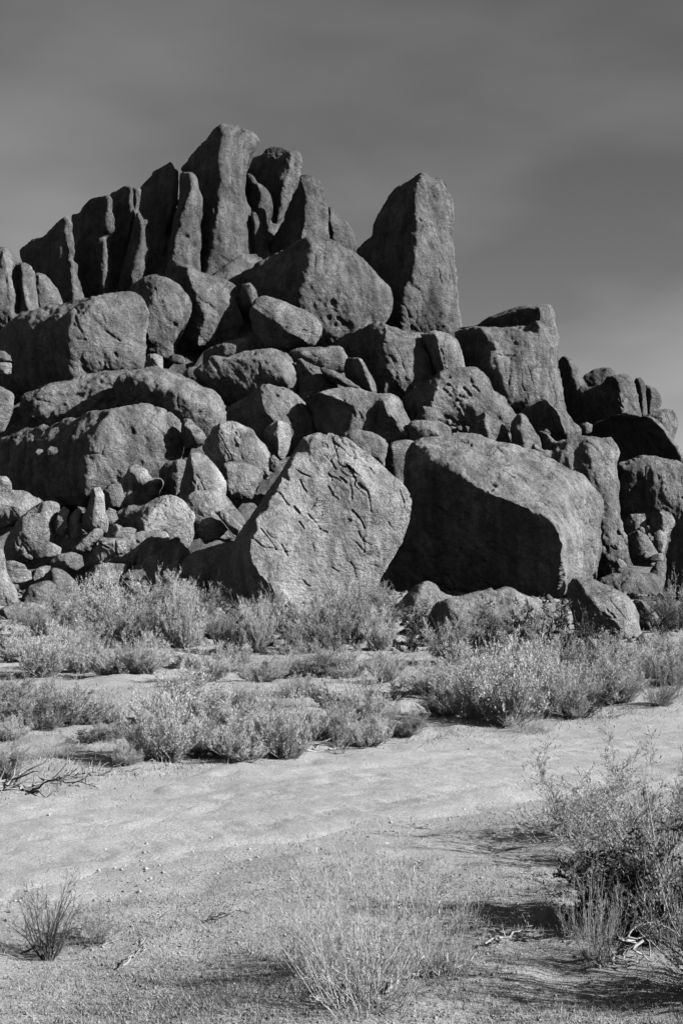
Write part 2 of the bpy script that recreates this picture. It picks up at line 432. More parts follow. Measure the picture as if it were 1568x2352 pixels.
    qa = np.stack([al * 0.55, q[:, 1] * 1.2, ac * 1.5], -1)
    am = min(1.0, Lm / 2.5)
    n = fbm(qa * 1.1, 3, seed + 3); st = n * 3.0; fl = np.floor(st)
    terr = (fl + sstep(0.0, 0.22, st - fl)) / 3.0
    dis += 0.065 * am * rough * flake * (0.65 * terr + 0.35 * n)
    dis += 0.014 * am * rough * fbm(qa * 3.3, 3, seed + 5, ridged=True)
    dis += 0.017 * am * rough * fbm(q * 5.0, 3, seed + 6)
    pit = fbm(q * 2.6, 2, seed + 8); dis -= 0.06 * am * rough * sstep(0.95, 1.15, pit)
    n2 = fbm(np.stack([al * 0.35, q[:, 1] * 0.5, ac * 0.8], -1) * 0.9, 4, seed + 11, 0.6)       # long joints
    n3 = fbm(q * 0.6, 2, seed + 12)
    dis -= 0.07 * am * np.exp(-(n2 / 0.035) ** 2) * sstep(0.1, 0.35, n3)
    V = V + vn * dis[:, None]
    org = np.array([V[:, 0].mean(), D, V[:, 2].min()])
    me = mesh_np(name, V - org, Qd)
    o = link(name, me, GRANITE, None, org); tag(o, label, cat, group)
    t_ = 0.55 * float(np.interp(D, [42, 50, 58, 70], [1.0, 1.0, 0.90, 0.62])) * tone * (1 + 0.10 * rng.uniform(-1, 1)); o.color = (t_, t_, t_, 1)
    return o

SP = dict(chop=0.5, rough=1.0, cat='rock spire', group='rock spires along the summit')
FAR = dict(group='boulders on the right shoulder')
# --- summit fins, left to right
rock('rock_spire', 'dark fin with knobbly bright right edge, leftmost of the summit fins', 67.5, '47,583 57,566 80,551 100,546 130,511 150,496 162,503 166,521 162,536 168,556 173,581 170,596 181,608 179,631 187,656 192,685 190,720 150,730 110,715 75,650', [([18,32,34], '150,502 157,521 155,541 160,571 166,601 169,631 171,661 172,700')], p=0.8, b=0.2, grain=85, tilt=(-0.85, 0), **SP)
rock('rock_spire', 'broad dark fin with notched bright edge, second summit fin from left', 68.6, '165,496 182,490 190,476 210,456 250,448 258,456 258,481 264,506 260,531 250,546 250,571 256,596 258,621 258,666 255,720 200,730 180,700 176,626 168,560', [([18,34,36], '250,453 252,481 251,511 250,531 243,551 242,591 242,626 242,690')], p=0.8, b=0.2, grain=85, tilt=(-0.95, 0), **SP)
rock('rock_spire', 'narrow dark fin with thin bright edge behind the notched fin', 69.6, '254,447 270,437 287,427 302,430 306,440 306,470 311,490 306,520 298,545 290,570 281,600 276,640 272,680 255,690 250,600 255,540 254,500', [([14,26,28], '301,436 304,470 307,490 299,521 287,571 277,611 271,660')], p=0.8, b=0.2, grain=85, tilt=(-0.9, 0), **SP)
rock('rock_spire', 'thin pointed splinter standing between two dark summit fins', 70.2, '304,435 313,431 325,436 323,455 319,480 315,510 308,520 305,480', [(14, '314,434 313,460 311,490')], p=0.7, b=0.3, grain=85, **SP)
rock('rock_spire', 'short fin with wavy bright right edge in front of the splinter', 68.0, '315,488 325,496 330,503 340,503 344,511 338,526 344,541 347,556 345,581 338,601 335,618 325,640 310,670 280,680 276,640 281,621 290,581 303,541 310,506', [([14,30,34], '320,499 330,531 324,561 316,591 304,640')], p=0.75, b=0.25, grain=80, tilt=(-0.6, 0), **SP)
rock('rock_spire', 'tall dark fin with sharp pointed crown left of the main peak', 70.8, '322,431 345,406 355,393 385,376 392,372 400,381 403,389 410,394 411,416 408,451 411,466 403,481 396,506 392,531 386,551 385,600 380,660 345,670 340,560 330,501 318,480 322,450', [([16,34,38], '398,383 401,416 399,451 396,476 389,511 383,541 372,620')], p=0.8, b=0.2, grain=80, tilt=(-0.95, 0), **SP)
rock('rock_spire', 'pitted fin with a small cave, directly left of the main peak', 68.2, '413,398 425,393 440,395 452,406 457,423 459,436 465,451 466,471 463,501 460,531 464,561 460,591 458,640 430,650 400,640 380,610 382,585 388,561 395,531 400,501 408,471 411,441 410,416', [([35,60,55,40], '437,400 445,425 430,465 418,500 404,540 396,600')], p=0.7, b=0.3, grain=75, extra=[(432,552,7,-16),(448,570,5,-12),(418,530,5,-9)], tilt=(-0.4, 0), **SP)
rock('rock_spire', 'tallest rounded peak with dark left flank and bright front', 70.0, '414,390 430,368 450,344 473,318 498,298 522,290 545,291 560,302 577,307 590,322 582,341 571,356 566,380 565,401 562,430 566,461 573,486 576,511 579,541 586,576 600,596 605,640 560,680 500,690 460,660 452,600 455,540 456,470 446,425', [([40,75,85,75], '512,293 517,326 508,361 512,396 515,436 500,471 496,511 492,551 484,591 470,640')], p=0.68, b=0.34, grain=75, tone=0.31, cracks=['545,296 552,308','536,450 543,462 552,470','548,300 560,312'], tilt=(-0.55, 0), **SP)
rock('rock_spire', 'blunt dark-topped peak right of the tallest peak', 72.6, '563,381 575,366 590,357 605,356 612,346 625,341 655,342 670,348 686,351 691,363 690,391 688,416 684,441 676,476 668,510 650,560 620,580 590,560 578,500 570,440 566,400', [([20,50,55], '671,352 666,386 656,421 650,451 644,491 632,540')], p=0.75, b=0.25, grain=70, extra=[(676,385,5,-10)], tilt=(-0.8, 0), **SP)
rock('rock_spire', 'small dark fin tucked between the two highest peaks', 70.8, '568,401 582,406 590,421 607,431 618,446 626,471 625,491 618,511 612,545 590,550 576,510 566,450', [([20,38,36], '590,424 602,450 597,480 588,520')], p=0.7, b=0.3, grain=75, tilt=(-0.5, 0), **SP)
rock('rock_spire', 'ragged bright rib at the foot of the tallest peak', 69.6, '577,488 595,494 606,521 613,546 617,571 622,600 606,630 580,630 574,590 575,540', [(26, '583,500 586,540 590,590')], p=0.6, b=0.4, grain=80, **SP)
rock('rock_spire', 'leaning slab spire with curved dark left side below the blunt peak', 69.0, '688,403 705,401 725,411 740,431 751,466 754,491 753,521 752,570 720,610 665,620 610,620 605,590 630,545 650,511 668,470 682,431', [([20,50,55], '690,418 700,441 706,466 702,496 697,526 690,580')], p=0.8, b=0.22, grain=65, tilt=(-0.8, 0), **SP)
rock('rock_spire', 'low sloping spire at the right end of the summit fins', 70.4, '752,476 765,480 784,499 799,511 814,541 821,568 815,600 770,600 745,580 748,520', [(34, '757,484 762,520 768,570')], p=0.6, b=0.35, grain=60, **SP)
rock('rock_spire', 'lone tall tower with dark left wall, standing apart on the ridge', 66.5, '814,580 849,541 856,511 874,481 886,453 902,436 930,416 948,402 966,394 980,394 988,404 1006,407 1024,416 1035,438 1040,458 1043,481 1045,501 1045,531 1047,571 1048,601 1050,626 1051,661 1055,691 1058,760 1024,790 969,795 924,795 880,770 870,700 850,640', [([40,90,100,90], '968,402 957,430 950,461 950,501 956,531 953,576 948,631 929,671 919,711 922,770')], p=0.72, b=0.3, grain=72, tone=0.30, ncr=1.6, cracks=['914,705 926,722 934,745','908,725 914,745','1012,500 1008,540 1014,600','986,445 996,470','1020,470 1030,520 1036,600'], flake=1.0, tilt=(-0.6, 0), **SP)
# --- right block and its cap
rock('rock_slab', 'dark wedge-shaped cap slab on the square right block', 59.2, '1050,754 1094,746 1112,733 1137,724 1166,712 1194,703 1220,701 1248,699 1262,701 1268,712 1274,726 1274,750 1234,765 1184,770 1120,768', [([30,55,50], '1110,745 1180,716 1238,706 1240,745')], p=0.75, b=0.3, grain=10, cat='slab', group='boulders of the rock pile', tilt=(-0.7, 0))
rock('boulder', 'square block with vertical streaks and dark left side under the cap slab', 58.2, '1043,764 1080,752 1130,750 1180,752 1212,747 1236,737 1270,733 1275,748 1282,771 1280,796 1277,829 1280,857 1283,879 1286,908 1291,960 1263,985 1220,990 1184,985 1140,960 1100,900 1065,860 1050,810', [([50,95,95], '1106,756 1120,778 1130,814 1130,843 1142,885 1160,930'), (70, '1236,742 1242,800 1246,860 1252,930')], p=0.72, b=0.3, grain=82, ncr=1.4, tone=0.31, cracks=['1247,795 1252,830 1250,870','1183,754 1190,768','1248,860 1262,900 1270,930','1264,740 1268,765 1262,800'], tilt=(-0.5, 0))
# --- right shoulder, behind
rock('boulder', 'dark pointed rock behind the square block on the right skyline', 67, '1276,839 1284,823 1295,818 1310,825 1320,839 1331,850 1336,863 1346,885 1350,940 1310,975 1280,960 1272,900', [(26, '1297,822 1310,845 1318,880 1325,930')], p=0.75, b=0.3, grain=40, tilt=(-0.5, 0), **FAR)
rock('boulder', 'low hump with lit crest on the right skyline', 69, '1336,867 1350,855 1364,848 1385,843 1403,843 1412,857 1412,890 1374,910 1345,900', [(18, '1390,846 1396,870')], p=0.7, b=0.3, grain=30, **FAR)
rock('boulder', 'broad dark rock with pale right face on the right shoulder', 65.5, '1322,985 1296,960 1302,908 1328,888 1364,890 1392,867 1410,861 1432,859 1447,868 1458,886 1465,908 1469,929 1473,960 1470,1000 1400,1010 1349,1005', [([30,60,60], '1410,866 1423,888 1421,915 1426,950 1430,990')], p=0.78, b=0.22, grain=60, tilt=(-0.6, 0), **FAR)
rock('boulder', 'narrow upright rib beside the pale face on the right shoulder', 66.5, '1455,874 1468,868 1476,875 1481,886 1482,915 1486,960 1470,970 1460,930', [(16, '1466,872 1472,910 1476,950')], p=0.7, b=0.3, grain=80, **FAR)
rock('boulder', 'small rounded rock at the far end of the right shoulder', 67.5, '1480,884 1504,893 1514,904 1517,926 1509,945 1495,965 1478,960 1474,915', [(20, '1492,892 1494,920 1490,950')], p=0.65, b=0.35, grain=60, **FAR)
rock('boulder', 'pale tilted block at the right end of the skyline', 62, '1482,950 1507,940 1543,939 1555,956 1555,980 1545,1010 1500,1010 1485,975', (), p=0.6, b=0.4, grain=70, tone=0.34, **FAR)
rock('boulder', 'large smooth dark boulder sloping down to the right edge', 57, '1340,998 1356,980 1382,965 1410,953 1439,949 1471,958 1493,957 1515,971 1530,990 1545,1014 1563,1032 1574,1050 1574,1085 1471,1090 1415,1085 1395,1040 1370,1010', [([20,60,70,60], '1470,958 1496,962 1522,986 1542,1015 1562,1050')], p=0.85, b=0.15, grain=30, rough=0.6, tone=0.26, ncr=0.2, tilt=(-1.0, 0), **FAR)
# --- upper pile
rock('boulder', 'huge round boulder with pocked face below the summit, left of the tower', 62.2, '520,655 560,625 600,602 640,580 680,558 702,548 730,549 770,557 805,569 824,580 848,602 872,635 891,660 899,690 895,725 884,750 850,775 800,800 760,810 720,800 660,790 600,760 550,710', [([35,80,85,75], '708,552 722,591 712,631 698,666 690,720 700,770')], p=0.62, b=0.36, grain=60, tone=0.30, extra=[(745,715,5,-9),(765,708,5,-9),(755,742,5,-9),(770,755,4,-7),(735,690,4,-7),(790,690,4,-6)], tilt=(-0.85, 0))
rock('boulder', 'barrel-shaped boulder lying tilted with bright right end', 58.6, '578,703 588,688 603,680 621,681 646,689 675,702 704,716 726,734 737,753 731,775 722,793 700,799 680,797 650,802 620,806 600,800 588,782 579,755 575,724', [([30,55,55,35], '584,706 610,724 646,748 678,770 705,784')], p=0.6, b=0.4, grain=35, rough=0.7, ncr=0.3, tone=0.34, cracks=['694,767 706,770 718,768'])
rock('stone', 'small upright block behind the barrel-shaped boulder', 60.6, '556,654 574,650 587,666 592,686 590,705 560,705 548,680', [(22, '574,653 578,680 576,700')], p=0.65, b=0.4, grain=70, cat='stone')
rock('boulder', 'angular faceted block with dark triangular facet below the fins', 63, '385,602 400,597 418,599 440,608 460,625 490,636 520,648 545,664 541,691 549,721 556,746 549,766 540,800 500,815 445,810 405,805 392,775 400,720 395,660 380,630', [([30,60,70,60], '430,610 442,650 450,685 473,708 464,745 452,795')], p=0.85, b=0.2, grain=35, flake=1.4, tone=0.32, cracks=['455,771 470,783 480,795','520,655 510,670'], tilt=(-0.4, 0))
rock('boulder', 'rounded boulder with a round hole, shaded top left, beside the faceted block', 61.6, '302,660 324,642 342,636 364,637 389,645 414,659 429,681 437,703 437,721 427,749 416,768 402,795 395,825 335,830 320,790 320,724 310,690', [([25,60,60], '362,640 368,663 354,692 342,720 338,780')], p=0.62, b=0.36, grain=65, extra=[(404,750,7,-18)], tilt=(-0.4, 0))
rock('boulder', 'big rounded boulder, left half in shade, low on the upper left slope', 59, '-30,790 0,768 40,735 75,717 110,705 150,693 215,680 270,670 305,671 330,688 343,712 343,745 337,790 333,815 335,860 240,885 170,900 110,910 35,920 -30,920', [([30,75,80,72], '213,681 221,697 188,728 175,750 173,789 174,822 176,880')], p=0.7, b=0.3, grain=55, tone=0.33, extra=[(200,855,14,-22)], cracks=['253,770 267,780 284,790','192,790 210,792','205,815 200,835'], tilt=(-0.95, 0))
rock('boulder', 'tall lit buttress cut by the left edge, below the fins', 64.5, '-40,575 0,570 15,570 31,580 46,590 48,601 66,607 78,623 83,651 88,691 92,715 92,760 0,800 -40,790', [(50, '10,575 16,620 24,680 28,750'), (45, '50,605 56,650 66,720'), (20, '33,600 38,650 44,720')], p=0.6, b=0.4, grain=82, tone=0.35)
rock('boulder', 'small domed boulder beside the left buttress', 65.8, '78,631 95,628 115,640 133,666 147,698 140,730 90,735 75,690', [(28, '90,631 92,660 96,710')], p=0.6, b=0.4, grain=60)
rock('stone', 'upper of two small stacked stones at the left edge', 56.4, '-25,806 10,807 25,815 29,828 10,833 -25,832', (), b=0.5, ncr=0, cat='stone', tone=0.36)
rock('stone', 'lower of two small stacked stones at the left edge', 56, '-25,834 27,833 29,846 27,858 0,863 -25,862', (), b=0.5, ncr=0, cat='stone', tone=0.38)
rock('boulder', 'lit boulder cut by the left edge below the stacked stones', 54.6, '-40,882 0,886 18,895 32,908 32,937 23,965 8,992 -40,1005', (), b=0.45, grain=70, tone=0.34)
# --- middle pile, left
rock('rock_slab', 'long low pale slab below the half-shaded boulder', 56.3, '54,908 72,895 144,878 216,861 266,854 292,850 320,860 330,930 300,955 252,965 180,980 108,992 79,992 58,972 51,944', [(44, '80,930 160,912 250,892 300,885')], p=0.55, b=0.42, grain=-15, cat='slab', rough=1.4, tone=0.33)
rock('boulder', 'wide egg-shaped boulder with concentric scars, mid left', 55, '262,888 274,868 292,857 324,850 360,848 396,850 425,861 454,878 482,893 504,914 519,940 521,962 510,985 492,1010 460,1020 420,1005 378,960 324,955 290,945 274,920', [([30,70,80,60], '278,890 330,885 400,900 470,950')], p=0.6, b=0.42, grain=60, tone=0.33, cracks=['270,892 278,912 290,925','296,870 300,895 312,918 325,928','330,905 345,915','310,880 318,905 330,918'])
rock('stone', 'small wedge stone under the right side of the egg-shaped boulder', 51.6, '416,958 440,964 460,984 478,1012 455,1030 424,1030 414,995', (), b=0.4, cat='stone', tone=0.38)
rock('boulder', 'massive boulder with deep black left side and bright rounded right half', 52.2, '-30,1018 0,1008 54,990 108,976 180,958 252,944 281,937 324,932 374,936 402,954 419,976 422,1009 420,1035 415,1065 405,1100 360,1120 300,1140 250,1150 200,1160 140,1160 60,1155 -30,1140', [([30,75,80,75], '252,946 246,973 232,994 218,1016 221,1041 212,1070 200,1105 190,1140')], p=0.75, b=0.28, grain=60, tone=0.34, cracks=['307,985 314,997','336,1002 346,1015 338,1030','248,1012 252,1030 246,1050','398,1010 405,1025'], tilt=(-1.0, 0))
rock('stone', 'tiny lit stone lodged in the black shade of the massive boulder', 47.2, '78,1040 88,1031 98,1033 101,1048 90,1054 80,1050', (), b=0.5, ncr=0, cat='stone', tone=0.3)
rock('stone', 'second tiny stone lodged in shade, right of the first', 47.1, '107,1035 117,1025 131,1028 134,1038 124,1046 110,1047', (), b=0.5, ncr=0, cat='stone', tone=0.3)
rock('stone', 'pale block wedged under the half-shaded boulder, beside its right foot', 58, '331,838 337,814 355,812 374,816 376,848 372,862 330,862', (), b=0.45, p=0.5, cat='stone', tone=0.42)
rock('stone', 'small flat stone lying in the dark gap below the rounded boulder with hole', 58.2, '388,818 400,814 418,817 426,826 424,835 405,837 390,832', (), b=0.5, ncr=0, cat='stone')
rock('stone', 'small pale wedge stone above the egg-shaped boulder', 56.8, '420,858 435,843 450,842 462,848 452,866 440,880 422,876', (), b=0.4, ncr=0, cat='stone', tone=0.36)
# --- middle pile, centre
rock('boulder', 'mottled rounded boulder below the log-shaped stone, centre left', 55.8, '440,857 460,838 490,822 538,813 578,808 606,803 635,803 657,810 672,825 683,847 686,872 686,900 670,930 600,940 550,940 505,925 465,900', [([25,60,70], '500,822 545,825 590,828 640,845 660,880')], p=0.58, b=0.4, grain=50, tone=0.30)
rock('rock_slab', 'flat pale slab with bright top under the barrel-shaped boulder', 57.2, '664,812 682,803 718,799 776,796 790,802 798,821 795,850 754,862 720,860 690,840', [(30, '690,815 740,812 785,815')], p=0.5, b=0.45, grain=10, cat='slab', tone=0.35)
rock('stone', 'log-shaped stone lying across the dark gap under the faceted block', 58.6, '462,806 500,791 550,776 573,777 581,790 579,806 545,817 500,830 462,832', (), p=0.5, b=0.5, grain=-15, cat='stone')
rock('stone', 'small standing stone at the end of the log-shaped stone', 58.8, '584,779 597,775 606,790 607,810 588,812 582,792', (), b=0.45, ncr=0, cat='stone')
rock('boulder', 'sloping pale boulder right of the mottled one', 55.4, '680,828 704,832 732,846 761,871 774,888 760,905 732,915 704,925 690,920 684,880', (), b=0.42, p=0.55, grain=40, tone=0.33)
rock('rock_slab', 'thin sliver slab leaning below the flat pale slab', 54.6, '733,846 746,843 776,857 801,872 828,893 815,898 783,884 754,872 739,858', (), b=0.5, p=0.5, ncr=0, grain=30, cat='slab')
rock('boulder', 'leaf-shaped dark stone with bright right rim, centre of the pile', 55.0, '788,845 796,825 812,820 828,822 841,839 850,861 859,879 866,899 855,906 833,904 815,893 795,872', [([20,32,32], '822,823 836,843 844,872 854,902')], p=0.85, b=0.15, ncr=0, grain=60, tilt=(-0.7, 0))
rock('boulder', 'big blocky boulder with dark left side at the foot of the tower', 57.8, '770,787 786,773 804,760 840,751 880,742 898,748 920,759 934,763 970,765 999,781 1012,807 1013,843 1008,872 980,905 948,925 910,920 870,920 840,900 815,860 795,825 780,810', [([25,62,66,60], '882,745 885,771 877,807 888,843 882,900')], p=0.7, b=0.32, grain=60, tone=0.30, flake=1.6, cracks=['950,790 960,800 975,808','955,780 970,795 980,810'], tilt=(-0.8, 0))
rock('boulder', 'bright smooth boulder tucked between blocky boulder and square block', 57.2, '965,768 1006,762 1031,768 1050,784 1061,812 1068,842 1066,865 1030,880 1005,870 985,810', [(40, '1000,768 1012,810 1022,860')], p=0.58, b=0.36, grain=60, rough=0.6, ncr=0.2, tone=0.38)
rock('boulder', 'round boulder with scarred crown in front of the square block', 54.2, '928,914 950,889 980,872 1003,860 1021,849 1047,840 1068,838 1094,842 1116,857 1130,875 1134,893 1157,905 1168,933 1185,958 1190,985 1140,1000 1080,1005 1000,1005 950,980 930,945', [([30,75,70], '1012,858 1002,890 990,925 985,970')], p=0.6, b=0.38, grain=45, tone=0.31, cracks=['1020,905 1045,925 1060,950','1075,870 1080,890 1095,905','1105,850 1115,870','1060,895 1075,915'], tilt=(-0.4, 0))
rock('boulder', 'hunched boulder with dark hollow left shoulder below the mottled boulder', 52.6, '520,935 556,922 580,898 605,885 639,883 660,892 682,907 704,928 720,955 730,976 746,1000 740,1030 700,1045 640,1045 600,1035 550,1010 525,970', [([25,75,75], '610,888 602,915 612,950 632,975 640,1020')], p=0.62, b=0.36, grain=55, tone=0.33, cracks=['630,905 650,920 665,940'], tilt=(-0.5, 0))
rock('boulder', 'humpbacked boulder with two dark hollows, centre of the pile', 51.4, '700,916 725,901 754,893 790,891 826,894 862,901 891,904 916,914 926,933 936,951 944,969 956,1001 950,1020 891,1030 840,1025 790,1020 750,1015 725,985 712,945', [([20,50,55], '735,903 783,922 812,938 819,951 808,973 795,1005'), ([55,70,40], '880,920 891,944 912,973 936,1003'), (18, '866,950 862,1000')], p=0.75, b=0.28, grain=55, tone=0.33, tilt=(-0.6, 0))
rock('boulder', 'low pale rounded boulder behind the top of the great overhanging boulder', 50.8, '938,972 970,965 1006,966 1031,981 1037,998 1030,1020 980,1030 945,1015', (), b=0.42, ncr=0.3, tone=0.36)
rock('stone', 'small pale standing stone left of the round scarred boulder', 51.8, '954,952 970,935 988,936 1000,951 1006,975 980,985 955,975', [(20, '972,937 978,970')], b=0.4, ncr=0, cat='stone')
rock('boulder', 'pointed boulder with dark left facet behind the overhanging boulder', 50.6, '1077,975 1090,958 1108,945 1122,943 1140,957 1158,972 1170,1001 1173,1030 1130,1040 1085,1030 1075,1000', [([18,44,46], '1110,948 1114,975 1126,1020')], p=0.72, b=0.3, ncr=0.3)
rock('boulder', 'egg-shaped stone with dark left half behind the overhanging boulder', 50.2, '1170,990 1175,968 1187,953 1198,951 1212,963 1228,986 1239,1005 1242,1028 1230,1050 1205,1050 1175,1040', [([15,34,36], '1196,956 1200,1000 1206,1040')], p=0.7, b=0.3, ncr=0)
rock('boulder', 'boxy dark boulder tilted with lit right end, below the square block', 52.4, '1196,948 1220,931 1252,917 1263,925 1278,943 1299,946 1314,968 1333,987 1330,1010 1302,1025 1277,1020 1248,1005 1220,985 1208,964', [([25,55,58], '1256,921 1270,938 1286,960 1297,995')], p=0.85, b=0.18, ncr=0.3, grain=30, tilt=(-0.6, 0))
rock('stone', 'small dark wedge stone under the boxy dark boulder', 50.0, '1237,990 1256,995 1275,1014 1296,1010 1303,1030 1270,1050 1240,1045', [(16, '1256,998 1272,1018 1290,1020')], b=0.3, ncr=0, cat='stone', tilt=(-0.6, 0))
rock('stone', 'small pale stone right of the boxy dark boulder', 54, '1330,975 1345,970 1360,975 1358,992 1342,1000 1328,995', (), b=0.5, ncr=0, cat='stone', tilt=(-0.6, 0))
# --- lower pile, centre left
rock('boulder', 'pale rounded boulder left of the split standing stone', 49.6, '468,1024 484,995 500,979 515,971 532,970 553,979 576,989 594,1010 611,1030 619,1052 618,1085 600,1100 550,1100 500,1090 474,1060', [(44, '505,980 510,1010 520,1060')], b=0.42, p=0.58, grain=60, tone=0.427, cracks=['545,990 540,1010 550,1030'])
rock('boulder', 'upright split stone with black left half and bright right half', 50.2, '606,994 620,976 640,967 656,970 667,982 667,1009 662,1034 650,1056 628,1058 610,1030', [([20,34,36], '641,971 641,1005 640,1048')], p=0.8, b=0.2, ncr=0, tone=0.451)
rock('stone', 'small block below the upright split stone', 48.6, '617,1052 628,1044 641,1057 643,1072 632,1086 618,1082', (), b=0.45, ncr=0, cat='stone')
rock('boulder', 'brightest smooth bullet-shaped boulder, left of the great flat-faced boulder', 47.6, '413,1150 417,1110 427,1072 436,1047 450,1042 472,1046 491,1065 506,1086 519,1108 519,1135 510,1165 460,1180 420,1175', [(50, '440,1050 446,1090 450,1150')], p=0.55, b=0.38, rough=0.5, ncr=0.1, tone=0.512)
rock('boulder', 'smooth sloping foot below the bright bullet-shaped boulder', 46.9, '416,1150 454,1126 511,1130 534,1151 553,1180 566,1205 560,1235 500,1240 450,1220 425,1180', (), p=0.55, b=0.4, rough=0.7, ncr=0.3, grain=45, tone=0.464, cracks=['440,1148 470,1138 500,1130'])
rock('boulder', 'pale block behind the bullet-shaped boulder, beside the flat-faced boulder', 48.2, '505,1075 527,1063 574,1067 600,1083 605,1101 590,1120 578,1145 534,1150 508,1140', [(28, '520,1072 528,1100 530,1135')], p=0.6, b=0.4, ncr=0.4, tone=0.488)
rock('boulder', 'twisted stone with a dark arch hollow below the massive boulder', 48.6, '282,1097 295,1076 313,1069 335,1082 352,1096 372,1096 379,1112 365,1135 345,1165 320,1185 290,1180 274,1140', [(34, '300,1085 330,1100 365,1106'), (28, '290,1110 292,1160')], p=0.55, b=0.4, extra=[(322,1130,16,-26)], rough=1.4, tone=0.451)
rock('boulder', 'shadowy upright stone left of the bright bullet-shaped boulder', 49, '365,1082 382,1063 403,1056 426,1060 426,1095 420,1130 412,1160 385,1150 370,1115', [(26, '408,1060 410,1100 408,1150')], p=0.75, b=0.25, ncr=0.3)
rock('boulder', 'broad domed boulder with dark left side, low on the left talus', 46.6, '250,1208 259,1184 288,1168 324,1161 360,1143 389,1136 414,1147 433,1165 450,1184 448,1210 440,1240 420,1265 360,1260 300,1245 260,1235', [([30,66,70], '370,1146 356,1166 340,1190 330,1235')], p=0.66, b=0.34, grain=50, tone=0.439, cracks=['362,1196 370,1180 380,1172'], tilt=(-0.5, 0))
rock('stone', 'bright wedge stone left of the shaded flank of the flat-faced boulder', 45.6, '450,1222 464,1191 486,1186 512,1199 528,1216 500,1240 470,1250', (), b=0.4, ncr=0, cat='stone', tone=0.537)
rock('stone', 'curved rib-like stone beside the bright wedge stone', 45.4, '492,1176 515,1171 537,1190 564,1217 556,1236 534,1224 512,1197', (), b=0.5, ncr=0, cat='stone', tone=0.464)
rock('boulder', 'long pale boulder split across by a joint, lower left', 45.1, '196,1300 211,1263 230,1238 270,1236 306,1226 342,1220 382,1222 390,1240 385,1275 340,1300 281,1310 225,1312', [(40, '235,1250 290,1245 350,1236')], p=0.52, b=0.42, tone=0.464, cracks=['270,1236 272,1262 278,1284','240,1290 262,1276 285,1272'])
rock('boulder', 'small dome with lit right side in front of the long pale boulder', 44.6, '316,1295 322,1262 335,1240 355,1231 373,1239 386,1254 392,1290 375,1310 335,1312', [(34, '352,1234 352,1262 350,1300')], p=0.62, b=0.34, ncr=0.2, tone=0.451)
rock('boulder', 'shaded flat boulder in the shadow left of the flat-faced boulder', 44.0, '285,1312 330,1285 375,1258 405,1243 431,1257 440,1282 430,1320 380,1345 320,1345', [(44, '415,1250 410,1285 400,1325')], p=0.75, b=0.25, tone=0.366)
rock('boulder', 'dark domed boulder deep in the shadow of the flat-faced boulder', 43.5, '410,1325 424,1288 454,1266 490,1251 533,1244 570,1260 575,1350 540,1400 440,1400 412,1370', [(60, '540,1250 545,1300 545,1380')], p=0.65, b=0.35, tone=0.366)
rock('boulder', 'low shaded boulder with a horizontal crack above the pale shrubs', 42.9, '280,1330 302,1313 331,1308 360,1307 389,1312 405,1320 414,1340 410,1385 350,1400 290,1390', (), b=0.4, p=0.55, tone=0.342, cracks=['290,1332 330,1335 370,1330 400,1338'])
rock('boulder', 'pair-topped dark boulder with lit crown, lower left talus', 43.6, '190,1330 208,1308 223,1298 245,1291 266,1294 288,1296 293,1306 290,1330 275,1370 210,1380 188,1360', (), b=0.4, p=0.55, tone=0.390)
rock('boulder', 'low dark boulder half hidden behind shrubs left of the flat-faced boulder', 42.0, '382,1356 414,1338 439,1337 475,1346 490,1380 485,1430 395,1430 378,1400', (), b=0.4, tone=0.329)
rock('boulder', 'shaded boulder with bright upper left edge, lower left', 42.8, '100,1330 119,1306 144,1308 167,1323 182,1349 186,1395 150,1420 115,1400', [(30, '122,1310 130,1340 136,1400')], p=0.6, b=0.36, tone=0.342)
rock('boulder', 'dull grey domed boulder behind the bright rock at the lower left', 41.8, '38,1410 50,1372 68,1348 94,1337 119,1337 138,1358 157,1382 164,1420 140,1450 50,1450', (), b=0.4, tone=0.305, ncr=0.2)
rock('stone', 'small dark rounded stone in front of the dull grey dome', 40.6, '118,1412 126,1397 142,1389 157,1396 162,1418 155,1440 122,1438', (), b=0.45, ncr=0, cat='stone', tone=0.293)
rock('boulder', 'bright narrow boulder cut by the left edge above the shrubs', 40.8, '-40,1256 0,1261 8,1274 14,1313 26,1338 38,1363 40,1400 0,1430 -40,1430', (), b=0.42, tone=0.451)
rock('boulder', 'bright sloping boulder at the lower left, above the sage', 37.2, '-40,1412 0,1395 30,1386 65,1386 87,1391 109,1408 121,1430 133,1444 150,1460 150,1500 60,1515 -40,1510', [(40, '10,1400 25,1440 30,1490')], b=0.36, p=0.55, tone=0.439)
# --- left talus
rock('stone', 'small knob at the left edge above the pale sloping boulder', 48.8, '-20,1094 15,1094 26,1110 27,1130 -20,1132', (), b=0.45, ncr=0, cat='stone', tone=0.439)
rock('boulder', 'pale sloping boulder at the left edge of the talus', 48, '-40,1128 0,1125 30,1122 55,1124 73,1135 99,1151 90,1185 43,1210 -40,1210', (), b=0.4, tone=0.464)
rock('boulder', 'pale blocky boulder stepped in two, left talus', 46.6, '10,1258 22,1227 40,1198 68,1176 101,1155 132,1157 132,1178 128,1205 134,1236 120,1262 70,1290 22,1295', [([34,52,40], '112,1160 80,1185 50,1215 35,1260')], p=0.58, b=0.4, tone=0.464, cracks=['45,1196 75,1180 100,1176','120,1160 118,1185 124,1210'])
rock('stone', 'curved upright stone leaning right of the stepped boulder', 46.2, '124,1202 136,1173 148,1161 160,1172 153,1195 156,1215 140,1232 128,1225', (), b=0.42, ncr=0, cat='stone', tone=0.464)
